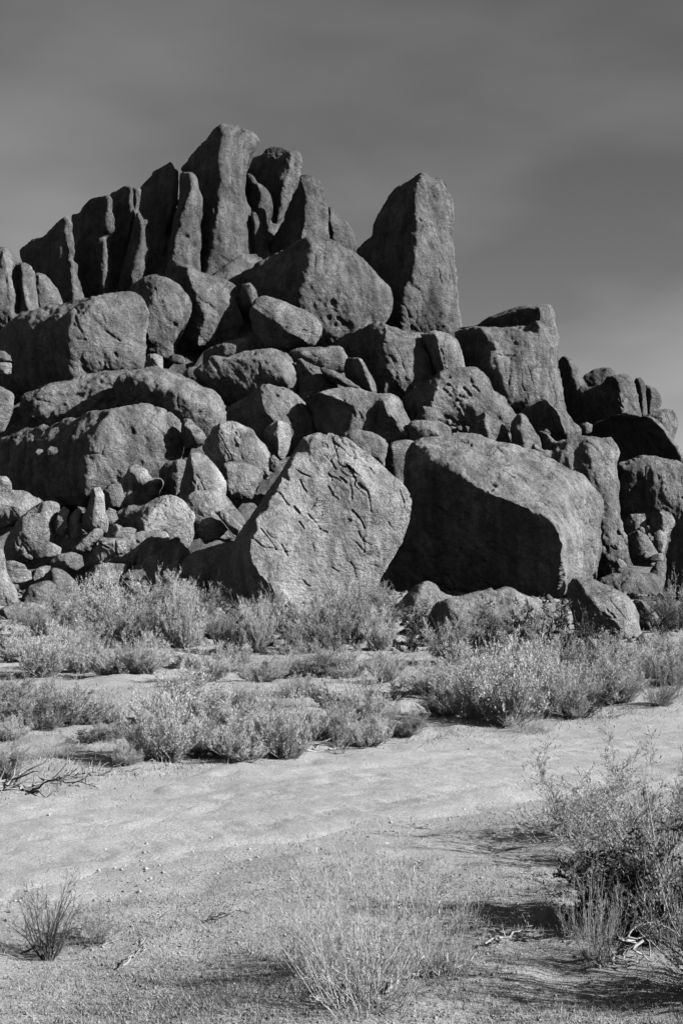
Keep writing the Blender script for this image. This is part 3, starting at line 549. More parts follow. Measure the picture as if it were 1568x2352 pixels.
rock('stone', 'tall pale pillar stone standing on the left talus', 46.0, '189,1188 204,1162 211,1122 230,1118 240,1137 241,1173 253,1194 248,1225 215,1228 194,1212', [(24, '216,1124 218,1165 214,1210')], p=0.6, b=0.36, ncr=0.3, cat='stone', tone=0.451)
rock('stone', 'narrow leaning stone left of the pillar stone', 46.4, '150,1218 163,1184 180,1165 188,1173 181,1205 190,1222 175,1240 155,1238', (), b=0.42, ncr=0, cat='stone', tone=0.464)
rock('rock_slab', 'thin pale sliver pointing up right on the left talus', 44.8, '165,1262 194,1234 216,1215 235,1215 236,1228 204,1258 184,1270', (), b=0.5, ncr=0, cat='slab', tone=0.512)
rock('stone', 'flat-topped little stone above the long split boulder', 45.6, '236,1230 252,1209 268,1204 282,1211 306,1211 322,1222 310,1240 266,1240', (), b=0.45, ncr=0, cat='stone', tone=0.464)
rock('stone', 'low pale stone below the stepped boulder', 44.6, '64,1272 80,1258 95,1249 112,1244 143,1258 140,1275 90,1285', (), b=0.45, ncr=0, cat='stone', tone=0.488)
rock('stone', 'flat pale stone near the left edge under the stepped boulder', 43.8, '-15,1292 30,1287 58,1297 64,1312 30,1325 -15,1322', (), b=0.45, ncr=0, cat='stone', tone=0.464)
rock('stone', 'small lumpy pale stone near the left edge, above the grey dome', 43.0, '12,1320 30,1308 52,1305 72,1312 75,1330 45,1342 15,1340', (), b=0.45, ncr=0, cat='stone', tone=0.464)
rock('stone', 'small bright angular stone beside the shaded edge-lit boulder', 43.2, '76,1312 100,1300 118,1298 114,1320 104,1345 78,1345', (), b=0.45, ncr=0, cat='stone', tone=0.488)
rock('stone', 'rounded small stone in the left talus below the thin sliver', 44.4, '112,1290 135,1272 165,1268 190,1276 195,1300 160,1318 120,1312', (), b=0.45, ncr=0, cat='stone', tone=0.403)
rock('stone', 'little stone in the talus left of the dome with dark left side', 46.0, '236,1180 250,1165 268,1172 272,1192 255,1206 238,1200', (), b=0.45, ncr=0, cat='stone', tone=0.427)
rock('stone', 'small stone at the foot of the massive boulder, above the pillar', 47.6, '235,1130 255,1112 278,1112 286,1140 275,1165 245,1168', (), b=0.42, ncr=0, cat='stone', tone=0.403)
# --- the two great boulders
rock('boulder', 'great flat-faced boulder with cracked bright face standing on one corner', 42.2, '670,1048 700,1008 733,994 775,995 806,1004 832,1024 856,1047 879,1068 906,1095 926,1115 941,1135 946,1158 941,1190 931,1215 921,1240 906,1270 881,1310 856,1350 841,1385 825,1440 800,1475 700,1480 600,1480 520,1475 476,1420 482,1350 512,1290 540,1245 562,1205 590,1160 622,1118 648,1082',
     [([25,60,105,150,150,130], '725,1008 704,1046 668,1068 658,1083 641,1108 620,1147 613,1169 597,1191 588,1219 569,1252 574,1288 596,1317 614,1335 624,1356 642,1385 660,1430'), ([60,56,50], '800,1060 850,1130 840,1230 790,1340')],
     p=0.9, b=0.13, grain=52, ncr=1.0, tone=0.47, flake=0.8, rough=0.7, wob_=5.0, back=3.0, src=0.3, chop=0, fine=1.8,
     cracks=['743,1048 758,1062','811,1042 813,1064 810,1090 812,1098','822,1114 842,1130 846,1150 850,1176','808,1174 826,1194 836,1214','822,1222 830,1240 850,1252','690,1104 698,1122 706,1132','754,1118 764,1138 776,1148','678,1166 690,1180','708,1182 730,1206 736,1216','736,1216 752,1224','720,1244 722,1266','816,1246 836,1268','712,1306 718,1316','762,1302 776,1312','760,1062 770,1080','848,1076 858,1088','890,1200 900,1216','780,1098 794,1110','605,1215 625,1240 640,1262','650,1250 664,1275','690,1200 700,1215','800,1290 815,1305 835,1312'])
rock('rock_slab', 'pale slab wedged behind the top right edge of the flat-faced boulder', 48.2, '781,1003 801,989 833,988 862,997 887,1018 884,1050 880,1090 840,1075 800,1040', (), b=0.38, p=0.55, ncr=0.4, grain=40, cat='slab', tone=0.36)
rock('rock_slab', 'upright pale slab standing between the two great boulders', 49.0, '870,1070 884,1040 898,1018 920,1011 948,1014 965,1040 950,1130 925,1140 895,1110', [(30, '900,1024 905,1060 915,1120')], p=0.55, b=0.35, ncr=0.2, rough=0.7, cat='slab', tone=0.37)
rock('boulder', 'great overhanging boulder with huge black cave-like face', 46.2, '932,1036 946,1017 990,1009 1045,999 1090,1002 1140,1013 1180,1019 1210,1030 1250,1044 1290,1064 1330,1089 1360,1119 1381,1150 1387,1190 1387,1250 1380,1300 1366,1340 1345,1400 1320,1450 1200,1460 1000,1460 840,1450 835,1400 850,1360 880,1310 905,1270 925,1210 935,1150 930,1090',
     [([30,90,170,250,290,300,280], '950,1021 981,1036 1001,1064 1025,1074 1047,1090 1093,1110 1122,1133 1176,1151 1205,1164 1234,1180 1270,1200 1284,1223 1291,1248 1291,1284 1290,1320 1284,1356 1277,1389 1272,1440')],
     p=0.9, b=0.14, grain=38, ncr=1.3, tone=0.36, flake=1.0, back=2.6, src=0.06, wob_=5.0, chop=0, fine=1.9,
     cracks=['1195,1106 1222,1116 1240,1128 1246,1142','1312,1128 1322,1140 1326,1146','1350,1170 1360,1195','1186,1092 1200,1100 1212,1106','1306,1278 1302,1296','1314,1306 1311,1320','1290,1070 1320,1085 1350,1110 1370,1140','1140,1090 1165,1105','1090,1040 1120,1050','1345,1240 1342,1256','1360,1262 1358,1290','1055,1020 1080,1025'])
rock('boulder', 'pale ridged boulder leaning on the right of the overhanging boulder', 49.4, '1225,1026 1256,1036 1290,1018 1313,1007 1349,999 1381,999 1402,1003 1416,1021 1422,1040 1416,1061 1417,1111 1421,1147 1424,1183 1438,1219 1451,1256 1455,1310 1440,1340 1390,1345 1350,1290 1310,1180 1270,1090', [([30,60,60,40], '1300,1030 1350,1060 1375,1130 1390,1220 1400,1300')], p=0.58, b=0.36, grain=78, flake=1.6, tone=0.34, cracks=['1372,1010 1392,1020 1410,1040','1340,1020 1360,1035','1405,1045 1408,1070'])
rock('boulder', 'pale wide boulder with rounded top edge by the right border', 51.4, '1412,1066 1430,1056 1470,1050 1510,1052 1545,1057 1570,1068 1610,1080 1610,1210 1545,1215 1500,1210 1450,1220 1425,1200 1412,1140', [(46, '1425,1075 1480,1068 1540,1072 1580,1090'), (40, '1470,1100 1470,1160')], p=0.5, b=0.4, grain=85, tone=0.29, cracks=['1470,1075 1468,1110 1460,1150','1515,1085 1512,1130'])
rock('stone', 'cubic pale stone below the wide boulder at right', 47.6, '1430,1198 1445,1181 1480,1179 1487,1210 1488,1235 1450,1238 1432,1222', [(16, '1448,1186 1452,1225')], p=0.5, b=0.4, ncr=0, cat='stone', tone=0.40)
rock('stone', 'angular stone with dark left facet beside the cubic stone', 47.4, '1490,1198 1505,1180 1520,1170 1540,1179 1552,1195 1545,1225 1520,1240 1496,1230', [(22, '1512,1176 1520,1200 1528,1228')], p=0.7, b=0.3, ncr=0, cat='stone', tone=0.38)
rock('stone', 'ribbed rounded stone under the cubic stone at right', 46.4, '1441,1228 1464,1218 1486,1232 1501,1255 1509,1275 1500,1300 1453,1300 1442,1265', [(20, '1464,1222 1480,1250 1488,1285')], p=0.65, b=0.34, ncr=0, cat='stone', tone=0.34)
rock('stone', 'narrow pale stone right of the ribbed stone', 46.6, '1500,1225 1515,1216 1530,1220 1532,1250 1526,1275 1508,1275 1500,1250', (), b=0.42, ncr=0, cat='stone', tone=0.38)
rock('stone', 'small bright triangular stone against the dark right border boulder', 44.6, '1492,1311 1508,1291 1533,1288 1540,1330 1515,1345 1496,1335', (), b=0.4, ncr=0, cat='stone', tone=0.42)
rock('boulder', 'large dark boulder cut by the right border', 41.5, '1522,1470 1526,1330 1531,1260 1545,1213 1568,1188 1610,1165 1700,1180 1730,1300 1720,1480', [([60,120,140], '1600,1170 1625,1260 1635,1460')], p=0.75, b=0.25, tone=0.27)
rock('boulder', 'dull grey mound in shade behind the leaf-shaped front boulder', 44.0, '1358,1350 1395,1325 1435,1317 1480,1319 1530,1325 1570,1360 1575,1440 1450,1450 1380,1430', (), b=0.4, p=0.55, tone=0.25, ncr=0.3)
# --- front row
rock('boulder', 'small rounded boulder in the mouth of the black overhang', 38.4, '878,1408 909,1390 934,1365 956,1344 981,1335 1002,1346 1011,1358 1037,1372 1040,1400 1020,1450 960,1470 885,1460', [([24,56,50], '975,1337 962,1365 950,1410 945,1450')], p=0.52, b=0.36, ncr=0.3, rough=0.7, tone=0.42)
rock('boulder', 'wide low boulder in front of the black overhang, behind bare shrubs', 31.5, '970,1470 985,1420 1003,1390 1022,1378 1040,1370 1075,1362 1108,1355 1126,1351 1135,1357 1162,1356 1180,1364 1201,1371 1227,1377 1241,1386 1266,1388 1283,1391 1292,1423 1300,1480 1280,1545 1150,1555 1040,1550 975,1535', [([24,70,80], '1034,1376 1034,1395 1056,1420 1075,1445 1085,1520')], p=0.56, b=0.30, grain=25, tone=0.44, cracks=['1150,1366 1180,1374 1200,1380','1110,1362 1135,1368'])
rock('stone', 'small bright chip of rock at the foot of the overhang', 38.0, '1282,1399 1300,1388 1316,1377 1329,1389 1338,1405 1330,1425 1296,1425', (), b=0.4, ncr=0, cat='stone', tone=0.42)
rock('boulder', 'leaf-shaped boulder leaning right with dark left side, front right', 33.0, '1304,1347 1314,1328 1335,1324 1363,1328 1400,1344 1429,1362 1452,1385 1463,1407 1468,1435 1480,1455 1498,1478 1500,1520 1400,1530 1335,1490 1314,1410 1305,1372', [([26,64,70], '1326,1328 1345,1356 1370,1392 1400,1420 1440,1455')], p=0.72, b=0.24, grain=42, rough=0.7, tone=0.42, cracks=['1388,1372 1405,1395 1425,1420','1365,1345 1380,1365'])
rock('boulder', 'smaller boulder with lit right edge behind the leaf-shaped boulder', 34.6, '1450,1385 1471,1377 1497,1397 1516,1423 1524,1444 1540,1462 1545,1500 1490,1505 1465,1450', [(28, '1474,1381 1492,1410 1502,1450')], p=0.62, b=0.3, ncr=0, tone=0.30)

# small stones packed between the boulders of the left talus and in the gaps of the pile
TAKEN = set()
def short(lab):
    t = lab.split(',')[0]
    for w_ in (' with ', ' at ', ' in ', ' below ', ' beside ', ' above ', ' left ', ' right ', ' under ', ' behind ', ' between ', ' standing ', ' lying ', ' half ', ' cut ', ' split ', ' near ', ' wedged ', ' lodged '):
        i = t.find(w_)
        if i > 0 and t[:i].count(' ') >= 1: t = t[:i]
    return t
def whereabouts(kind_, c):
    order = sorted(TRACED, key=lambda e: (e[1][0] - c[0]) ** 2 + (e[1][1] - c[1]) ** 2)
    for lab, q in order[:14]:
        dx, dy = c - q
        vert = 'above' if dy < 0 else 'below'; hor = 'left of' if dx < 0 else 'right of'
        for rel in ([hor, vert] if abs(dx) > abs(dy) else [vert, hor]) + [vert + ' and ' + hor]:
            t = kind_ + ' just ' + rel + ' the ' + short(lab)
            if t not in TAKEN and len(t.split()) <= 16: TAKEN.add(t); return t
    return kind_
def filler(n, seed, poly, dv, rlo, rhi, label, group, tone):
    rng = np.random.RandomState(seed); P = pts(poly); lo, hi = P.min(0), P.max(0); k = 0
    while k < n:
        c = rng.uniform(lo, hi)
        if not inside(P, np.array([c[0]]), np.array([c[1]]))[0]: continue
        k += 1; r = rlo * (rhi / rlo) ** (rng.uniform() ** 1.6); m = rng.randint(6, 9); ro = rng.uniform(0, 6.28); el = rng.uniform(0.6, 0.95); an0 = rng.uniform(-0.6, 0.6)
        an = ro + np.sort(rng.uniform(0, 1, m) * 0.5 + np.arange(m)) / m * 6.283
        q = np.stack([np.cos(an), np.sin(an) * el], -1) * (r * rng.uniform(0.75, 1.15, (m, 1)))
        q = np.stack([q[:, 0] * math.cos(an0) - q[:, 1] * math.sin(an0), q[:, 0] * math.sin(an0) + q[:, 1] * math.cos(an0)], -1) + c
        rock('stone', whereabouts(label, c), float(np.interp(c[1], dv[0], dv[1])) + rng.uniform(-0.3, 0.3), q, (), p=0.72, b=0.5, ncr=0, tone=tone * rng.uniform(0.8, 1.15), cat='stone', group=group, fine=2.2)
filler(12, 8, '410,1000 470,1000 640,1050 640,1090 560,1180 430,1120', ([1000, 1180], [50.6, 47.4]), 9, 20, 'little wedged stone', 'small stones beside the flat-faced boulder', 0.36)
filler(14, 9, '1420,1190 1540,1180 1540,1330 1440,1330 1400,1320', ([1180, 1340], [48.6, 44.6]), 9, 20, 'small gully stone', 'small stones of the right gully', 0.36)
filler(12, 10, '940,955 1080,960 1250,980 1340,960 1340,1010 1180,1005 1000,990', ([950, 1010], [53.5, 50.8]), 8, 18, 'small stone', 'small stones behind the overhanging boulder', 0.34)

# ------------------------------------------------------------------ plants
class Sticks:
    def __init__(self): self.a = []; self.b = []; self.r0 = []; self.r1 = []
    def add(self, a, b, r0, r1): self.a.append(a); self.b.append(b); self.r0.append(r0); self.r1.append(r1)
    def mesh(self, name):
        A = np.array(self.a); B = np.array(self.b); r0 = np.array(self.r0); r1 = np.array(self.r1)
        d = B - A; d /= np.linalg.norm(d, axis=1, keepdims=True) + 1e-9
        up = np.where(np.abs(d[:, 2:3]) > 0.9, np.array([[1.0, 0, 0]]), np.array([[0, 0, 1.0]]))
        e1 = np.cross(d, up); e1 /= np.linalg.norm(e1, axis=1, keepdims=True) + 1e-9; e2 = np.cross(d, e1)
        n = len(A); V = np.zeros((n, 6, 3))
        for k in range(3):
            an = k * 2 * math.pi / 3; o = e1 * math.cos(an) + e2 * math.sin(an)
            V[:, k] = A + o * r0[:, None]; V[:, 3 + k] = B + o * r1[:, None]
        i = 6 * np.arange(n)
        Q = np.concatenate([np.stack([i + k, i + (k + 1) % 3, i + 3 + (k + 1) % 3, i + 3 + k], -1) for k in range(3)])
        return mesh_np(name, V.reshape(-1, 3), Q, smooth=False)
def leaf_mesh(name, C, Dv, L, W, rng):
    C = np.array(C); Dv = np.array(Dv); n = len(C)
    Dv = Dv / (np.linalg.norm(Dv, axis=1, keepdims=True) + 1e-9)
    r = rng.normal(size=(n, 3)); s = np.cross(Dv, r); s /= np.linalg.norm(s, axis=1, keepdims=True) + 1e-9
    L = (L * rng.uniform(0.6, 1.4, n))[:, None]; W = (W * rng.uniform(0.7, 1.3, n))[:, None]
    V = np.stack([C, C + Dv * L * 0.5 + s * W, C + Dv * L, C + Dv * L * 0.5 - s * W], 1).reshape(-1, 3)
    i = 4 * np.arange(n)
    return mesh_np(name, V, np.stack([i, i + 1, i + 2, i + 3], -1), smooth=False)

def grow_plant(seed, nst, spread, r0, levels, kids, ratio, bend, up, leaves=0, leaf=(0.04, 0.008), droop=0.0, flat=1.0, seg=4, leaf_from=1, base_r=0.06, tips=0.0):
    """a shrub about 1 m tall: returns stem sticks and leaf mesh"""
    rng = np.random.RandomState(seed); S = Sticks(); LC = []; LD = []
    def branch(p, d, L, r, lv):
        q = p; n = seg if lv < 2 else max(2, seg - 1)
        for k in range(n):
            d = d + rng.normal(0, bend, 3) + np.array([0, 0, up - droop * lv]); d = d / np.linalg.norm(d)
            q2 = q + d * L / n; ra = r * (1 - 0.8 * k / n); rb = r * (1 - 0.8 * (k + 1) / n)
            S.add(q, q2, ra, rb)
            if lv + 1 < levels:
                for _ in range(rng.poisson(kids[lv])):
                    t = rng.uniform(0.2, 1.0); c = rng.normal(0, 0.6, 3); c[2] = abs(c[2]) * 0.5
                    dd = d + c; branch(q + (q2 - q) * t, dd / np.linalg.norm(dd), L * ratio * rng.uniform(0.6, 1.2) * (1 - 0.35 * k / n), max(rb * 0.65, 0.0016), lv + 1)
            if leaves and lv >= leaf_from:
                for _ in range(rng.poisson(leaves)):
                    t = rng.uniform(0, 1); LC.append(q + (q2 - q) * t); LD.append(d * 1.0 + rng.normal(0, 0.38, 3))
            q = q2
    for i in range(nst):
        az = rng.uniform(0, 2 * math.pi); ti = spread * math.sqrt(rng.uniform(0.02, 1))
        d = np.array([math.sin(ti) * math.cos(az), math.sin(ti) * math.sin(az) * flat, math.cos(ti)])
        p = np.array([math.cos(az), math.sin(az), 0]) * base_r * rng.uniform(0, 1); p[2] = -0.04
        if rng.uniform() < tips: branch(p, d + np.array([0, 0, 0.4]), rng.uniform(0.9, 1.15), r0 * 0.5, levels - 1)
        branch(p, d, rng.uniform(0.6, 1.0) * (1 - 0.18 * ti), r0 * rng.uniform(0.7, 1.2), 0)
    sm = S.mesh('stems'); lm = leaf_mesh('foliage', LC, LD, leaf[0], leaf[1], rng) if LC else None
    # normalise to 1 m tall, about 1 m wide
    co = np.array(S.b); h = np.percentile(co[:, 2], 97.5); wd = np.percentile(np.abs(co[:, :2]), 97) * 2
    return sm, lm, h, wd
KIND = {}
def kind(key, sm_mat, lm_mat, **kw):
    sm, lm, h, wd = grow_plant(**kw); sm.materials.append(sm_mat)
    if lm: lm.materials.append(lm_mat)
    KIND[key] = (sm, lm, h, wd)
for i in range(3):   # pale rabbitbrush domes
    kind('sage%d' % i, TWIG_SAGE, LEAF, seed=11 + i, nst=40, spread=1.38, r0=0.008, levels=3, kids=(2.0, 1.9), ratio=0.48, bend=0.11, up=0.15, tips=0.5, leaves=3.6, leaf=(0.036, 0.0030))
for i in range(3):   # greyer, denser brush
    kind('brush%d' % i, TWIG_MID, LEAF_MID, seed=31 + i, nst=34, spread=1.42, r0=0.010, levels=3, kids=(2.2, 2.0), ratio=0.52, bend=0.16, up=0.10, leaves=3.6, leaf=(0.034, 0.0038))
for i in range(2):   # dark gnarled brush with few leaves
    kind('dark%d' % i, TWIG_DARK, LEAF_DARK, seed=51 + i, nst=9, spread=1.0, r0=0.026, levels=4, kids=(1.3, 1.4, 1.2), ratio=0.55, bend=0.26, up=0.04, leaves=1.2, leaf=(0.04, 0.009), leaf_from=2)
for i in range(2):   # bleached wispy twigs, no leaves
    kind('wisp%d' % i, TWIG_PALE, STRAW, seed=61 + i, nst=85, spread=0.95, r0=0.0040, levels=3, kids=(0.9, 0.8), ratio=0.42, bend=0.14, up=0.04, leaves=0.3, leaf=(0.035, 0.003), base_r=0.30)
kind('bare0', TWIG_DARK, LEAF_DARK, seed=71, nst=24, spread=0.8, r0=0.009, levels=4, kids=(1.2, 1.2, 0.8), ratio=0.45, bend=0.16, up=0.05)
kind('airy0', TWIG_MID, LEAF_MID, seed=81, nst=30, spread=1.15, r0=0.007, levels=4, kids=(1.0, 1.2, 1.0), ratio=0.5, bend=0.16, up=0.05, leaves=1.0, leaf=(0.022, 0.004), leaf_from=2)
kind('airy1', TWIG_MID, LEAF_MID, seed=83, nst=32, spread=1.15, r0=0.011, levels=4, kids=(1.3, 1.5, 1.2), ratio=0.5, bend=0.15, up=0.03, leaves=0.7, leaf=(0.018, 0.003), leaf_from=2)
kind('thick0', TWIG_DARK, LEAF_DARK, seed=85, nst=26, spread=1.3, r0=0.012, levels=4, kids=(1.6, 1.5, 1.2), ratio=0.5, bend=0.22, up=0.02, leaves=2.6, leaf=(0.03, 0.006), leaf_from=1)
kind('dead0', TWIG_PALE, STRAW, seed=91, nst=7, spread=1.1, r0=0.022, levels=3, kids=(0.9, 0.9), ratio=0.5, bend=0.3, up=0.05)

PR = random.Random(5)
def plant(key, u, v, hp, wp, label, name='desert_shrub', cat='shrub', group='desert shrubs below the rocks', y=None, sink=0.02, rot=None):
    """u, v: foot in the picture; hp, wp: height and full width there"""
    x, yy = gp(u, v)
    if y: x *= y / yy; yy = y
    z = gz(x, yy)
    s = yy / F; sm, lm, h, wd = KIND[key]
    if group.startswith('desert'): hp *= 0.90 * PR.uniform(0.72, 1.18); wp *= 1.08 * PR.uniform(0.78, 1.2)
    e = link(name, None, None, None, (x, yy, z - sink)); e.empty_display_size = 0.2
    e.rotation_euler = (PR.uniform(-0.06, 0.06), PR.uniform(-0.06, 0.06), PR.uniform(0, 6.28) if rot is None else rot)
    e.scale = (wp * s / wd, wp * s / wd, hp * s / h)
    link('stems', sm, None, e)
    if lm: link('foliage', lm, None, e)
    tag(e, label, cat, group); return e

# back row along the foot of the rocks
plant('sage0', 280, 1475, 118, 135, 'tall pale brush against the dark low boulders, left of centre')
plant('sage1', 425, 1480, 122, 120, 'pale brush with leaning top under the low dark boulder')
plant('brush0', 345, 1478, 80, 90, 'dull shrub filling the gap between two tall pale brushes')
plant('brush1', 525, 1492, 78, 100, 'grey shrub in the black shade left of the flat-faced boulder')
plant('sage2', 596, 1494, 118, 95, 'upright fluffy shrub at the left foot of the flat-faced boulder')
plant('brush2', 680, 1500, 92, 110, 'grey shrub at the bottom corner of the flat-faced boulder')
plant('brush0', 752, 1496, 100, 100, 'grey shrub directly under the flat-faced boulder, right of its corner')
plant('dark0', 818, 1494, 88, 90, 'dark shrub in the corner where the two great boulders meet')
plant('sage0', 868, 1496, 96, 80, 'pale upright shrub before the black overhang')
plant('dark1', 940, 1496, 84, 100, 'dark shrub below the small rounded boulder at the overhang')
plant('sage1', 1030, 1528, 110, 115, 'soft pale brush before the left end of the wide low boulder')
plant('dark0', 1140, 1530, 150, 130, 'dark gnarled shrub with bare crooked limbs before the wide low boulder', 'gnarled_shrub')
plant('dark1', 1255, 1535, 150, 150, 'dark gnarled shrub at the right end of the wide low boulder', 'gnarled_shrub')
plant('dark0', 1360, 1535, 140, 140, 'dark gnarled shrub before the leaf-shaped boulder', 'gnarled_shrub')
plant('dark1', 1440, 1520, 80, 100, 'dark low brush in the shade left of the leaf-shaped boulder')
plant('brush1', 1535, 1520, 90, 110, 'grey shrub below the dark border boulder at right')
plant('brush2', 1500, 1432, 62, 62, 'small shrub growing behind the leaf-shaped boulder', y=36.5)
plant('brush0', 1470, 1540, 70, 100, 'grey shrub at the foot of the leaf-shaped boulder')
plant('dark0', 20, 1522, 80, 100, 'dark shrub at the left border under the bright sloping boulder')
plant('brush1', 190, 1500, 90, 100, 'grey shrub right of the bright sloping boulder')
# second row
plant('sage2', 100, 1560, 105, 135, 'wide pale sage at left below the bright sloping boulder')
plant('sage0', 185, 1548, 92, 110, 'pale sage beside the wide one at left, touching it')
plant('sage1', 262, 1562, 98, 125, 'rounded pale sage casting a black shadow band on the sand')
plant('sage2', 330, 1562, 88, 100, 'pale sage at the right end of the black shadow band')
plant('dark1', 402, 1538, 44, 70, 'low dark brush in the gap right of the shadow band')
plant('brush2', 25, 1612, 60, 110, 'low grey shrub at the left border above the sand patch')
plant('sage0', 478, 1580, 98, 125, 'bright sage right of the open sand patch')
plant('wisp0', 620, 1640, 70, 120, 'low straw plant in the middle of the belt, left of the dark shrub', 'dry_broom_plant')
plant('wisp1', 880, 1665, 70, 110, 'straw plant on open sand right of centre', 'dry_broom_plant')
plant('wisp0', 120, 1745, 60, 120, 'thin straw plant on bare sand near the left border', 'dry_broom_plant')
plant('wisp1', 1215, 1680, 60, 120, 'straw plant on the track edge under the tall plume-like sage', 'dry_broom_plant')
plant('brush1', 548, 1540, 62, 80, 'dull shrub behind the bright sage of the second row')
plant('sage1', 600, 1582, 80, 105, 'pale low sage with dark base, centre left')
plant('sage2', 668, 1556, 66, 80, 'small pale sage under the flat-faced boulder')
plant('brush2', 735, 1562, 66, 110, 'grey shrub with a dark hollow beneath it, centre')
plant('sage0', 790, 1560, 78, 100, 'pale sage in the centre behind the open ground')
plant('brush0', 715, 1545, 50, 70, 'low shrub behind the dark hollow, centre')
plant('brush1', 1090, 1530, 80, 100, 'grey shrub at the foot of the wide low boulder, left of its dark gnarled shrubs')
plant('brush0', 1200, 1545, 74, 110, 'grey shrub between the two gnarled shrubs before the wide low boulder')
plant('brush2', 1310, 1560, 80, 100, 'grey shrub between the right gnarled shrubs')
plant('brush1', 430, 1600, 50, 80, 'low grey shrub at the right end of the open sand patch')
plant('dark0', 880, 1528, 52, 80, 'dark low shrub behind the open sand left of the dead stump')
plant('sage1', 690, 1620, 66, 100, 'low pale sage left of the dark shrub in the belt')
plant('sage2', 20, 1700, 60, 90, 'small pale sage at the left border beside the broad grey shrub')
plant('brush2', 560, 1640, 60, 90, 'low grey shrub behind the feathery pale sage')
plant('brush0', 1180, 1600, 80, 100, 'grey shrub behind the tall plume-like sage')
plant('dark1', 1330, 1650, 60, 110, 'dark low brush before the dark-hearted shrub at the track edge')
# third row
plant('brush2', 60, 1680, 98, 150, 'broad grey shrub with dark underside at the left border')
plant('brush0', 160, 1672, 88, 120, 'grey shrub with twisted bare stems, left')
plant('sage1', 240, 1660, 62, 110, 'low pale shrub between the left shrubs and the big bright sage')
plant('sage0', 420, 1668, 128, 150, 'big bright sage standing before the sand patch')
plant('sage1', 510, 1665, 92, 120, 'pale sage behind the big bushy one, centre left')
plant('sage2', 375, 1752, 162, 180, 'large bushy sage with dark core beside the track, left')
plant('brush1', 470, 1735, 105, 125, 'grey shrub at the right flank of the large bushy sage')
plant('dark1', 195, 1716, 46, 92, 'small dark dome casting a long shadow left onto bare sand')
plant('sage0', 292, 1762, 56, 92, 'small pale tuft shrub at the track edge')
plant('brush0', 255, 1700, 44, 80, 'low dull shrub behind the small pale tuft')
plant('sage1', 560, 1745, 118, 140, 'feathery pale sage on the far track edge, centre left')
plant('sage2', 660, 1738, 140, 150, 'tall feathery pale sage on the far track edge, centre')
plant('dark0', 742, 1640, 74, 92, 'dark shrub in the middle of the sage belt')
plant('sage0', 828, 1668, 112, 110, 'pale sage behind the bleached stump, centre')
plant('brush2', 775, 1700, 82, 95, 'grey shrub around the bleached dead stems')
plant('sage1', 845, 1712, 84, 90, 'pale sage on the track edge right of the bleached stems')
plant('sage2', 885, 1590, 70, 90, 'pale sage in the centre of the belt behind open sand')
plant('dark1', 905, 1624, 52, 80, 'low dark shrub beside the open sand strip')
plant('brush1', 930, 1694, 70, 96, 'dense dark-based shrub on the track edge, right of centre')
plant('sage0', 985, 1612, 92, 110, 'pale sage right of the open sand strip')
plant('sage1', 1055, 1622, 84, 110, 'pale low sage between the dead stump and the tall plume brush')
plant('brush0', 1020, 1650, 52, 84, 'low grey shrub on the sand right of centre')
plant('sage2', 1165, 1672, 175, 170, 'tall plume-like bright sage, highest of the right belt')
plant('sage0', 1100, 1658, 110, 120, 'pale sage at the left flank of the tall plume-like one')
plant('sage1', 1255, 1640, 140, 130, 'pale sage at the right flank of the tall plume-like one')
plant('brush2', 1305, 1652, 92, 120, 'dark-hearted shrub at the track edge on the right')
plant('sage2', 1360, 1622, 140, 140, 'wide pale sage behind the twig heap at right')
plant('sage0', 1425, 1618, 128, 120, 'pale sage left of the dark bare brush at the right border')
plant('airy1', 1515, 1628, 112, 120, 'dark bare brush by the track at the right border')
plant('sage1', 1550, 1580, 120, 110, 'pale sage at the right border behind the dark bare brush')
plant('brush1', 15, 1792, 90, 100, 'grey shrub cut by the left border above the dead branches')
# foreground
FG = dict(group='foreground shrubs')
plant('bare0', 112, 2160, 200, 150, 'dark bare-stemmed shrub at the lower left', 'bare_shrub', **FG)
plant('airy0', 225, 2140, 110, 130, 'thin fuzzy shrub right of the dark bare-stemmed one', 'bare_shrub', **FG)
plant('wisp0', 845, 2312, 350, 430, 'large wispy bleached broom plant at the bottom centre', 'dry_broom_plant', **FG)
plant('wisp1', 1010, 2240, 250, 210, 'wispy straw plant behind the right side of the bottom broom plant', 'dry_broom_plant', **FG)
plant('wisp1', 720, 2230, 210, 200, 'thin wispy plant left of the bottom broom plant', 'dry_broom_plant', **FG)
plant('wisp0', 1365, 2215, 195, 170, 'dense bleached twig plant left of the driftwood heap', 'dry_broom_plant', **FG)
plant('airy0', 1320, 1920, 200, 300, 'airy transparent shrub at the near track edge', 'airy_shrub', **FG)
plant('airy1', 1550, 2125, 330, 470, 'big dark shrub with tangled branches at the right border', 'airy_shrub', **FG)
plant('airy0', 1500, 1975, 270, 330, 'airy upper shrub behind the big dark one at right', 'airy_shrub', **FG)
plant('airy1', 1690, 2290, 420, 380, 'dark shrub just beyond the right border, throwing shade', 'airy_shrub', **FG)
plant('thick0', 1525, 2150, 210, 380, 'dense black-hearted brush at the foot of the big dark shrub, right', 'desert_shrub', **FG)
plant('wisp1', 1530, 2180, 150, 140, 'bleached thick stems rising from the driftwood heap', 'dry_broom_plant', **FG)
plant('airy0', 1400, 2030, 130, 180, 'low airy shrub on the near berm left of the big dark one', 'airy_shrub', **FG)
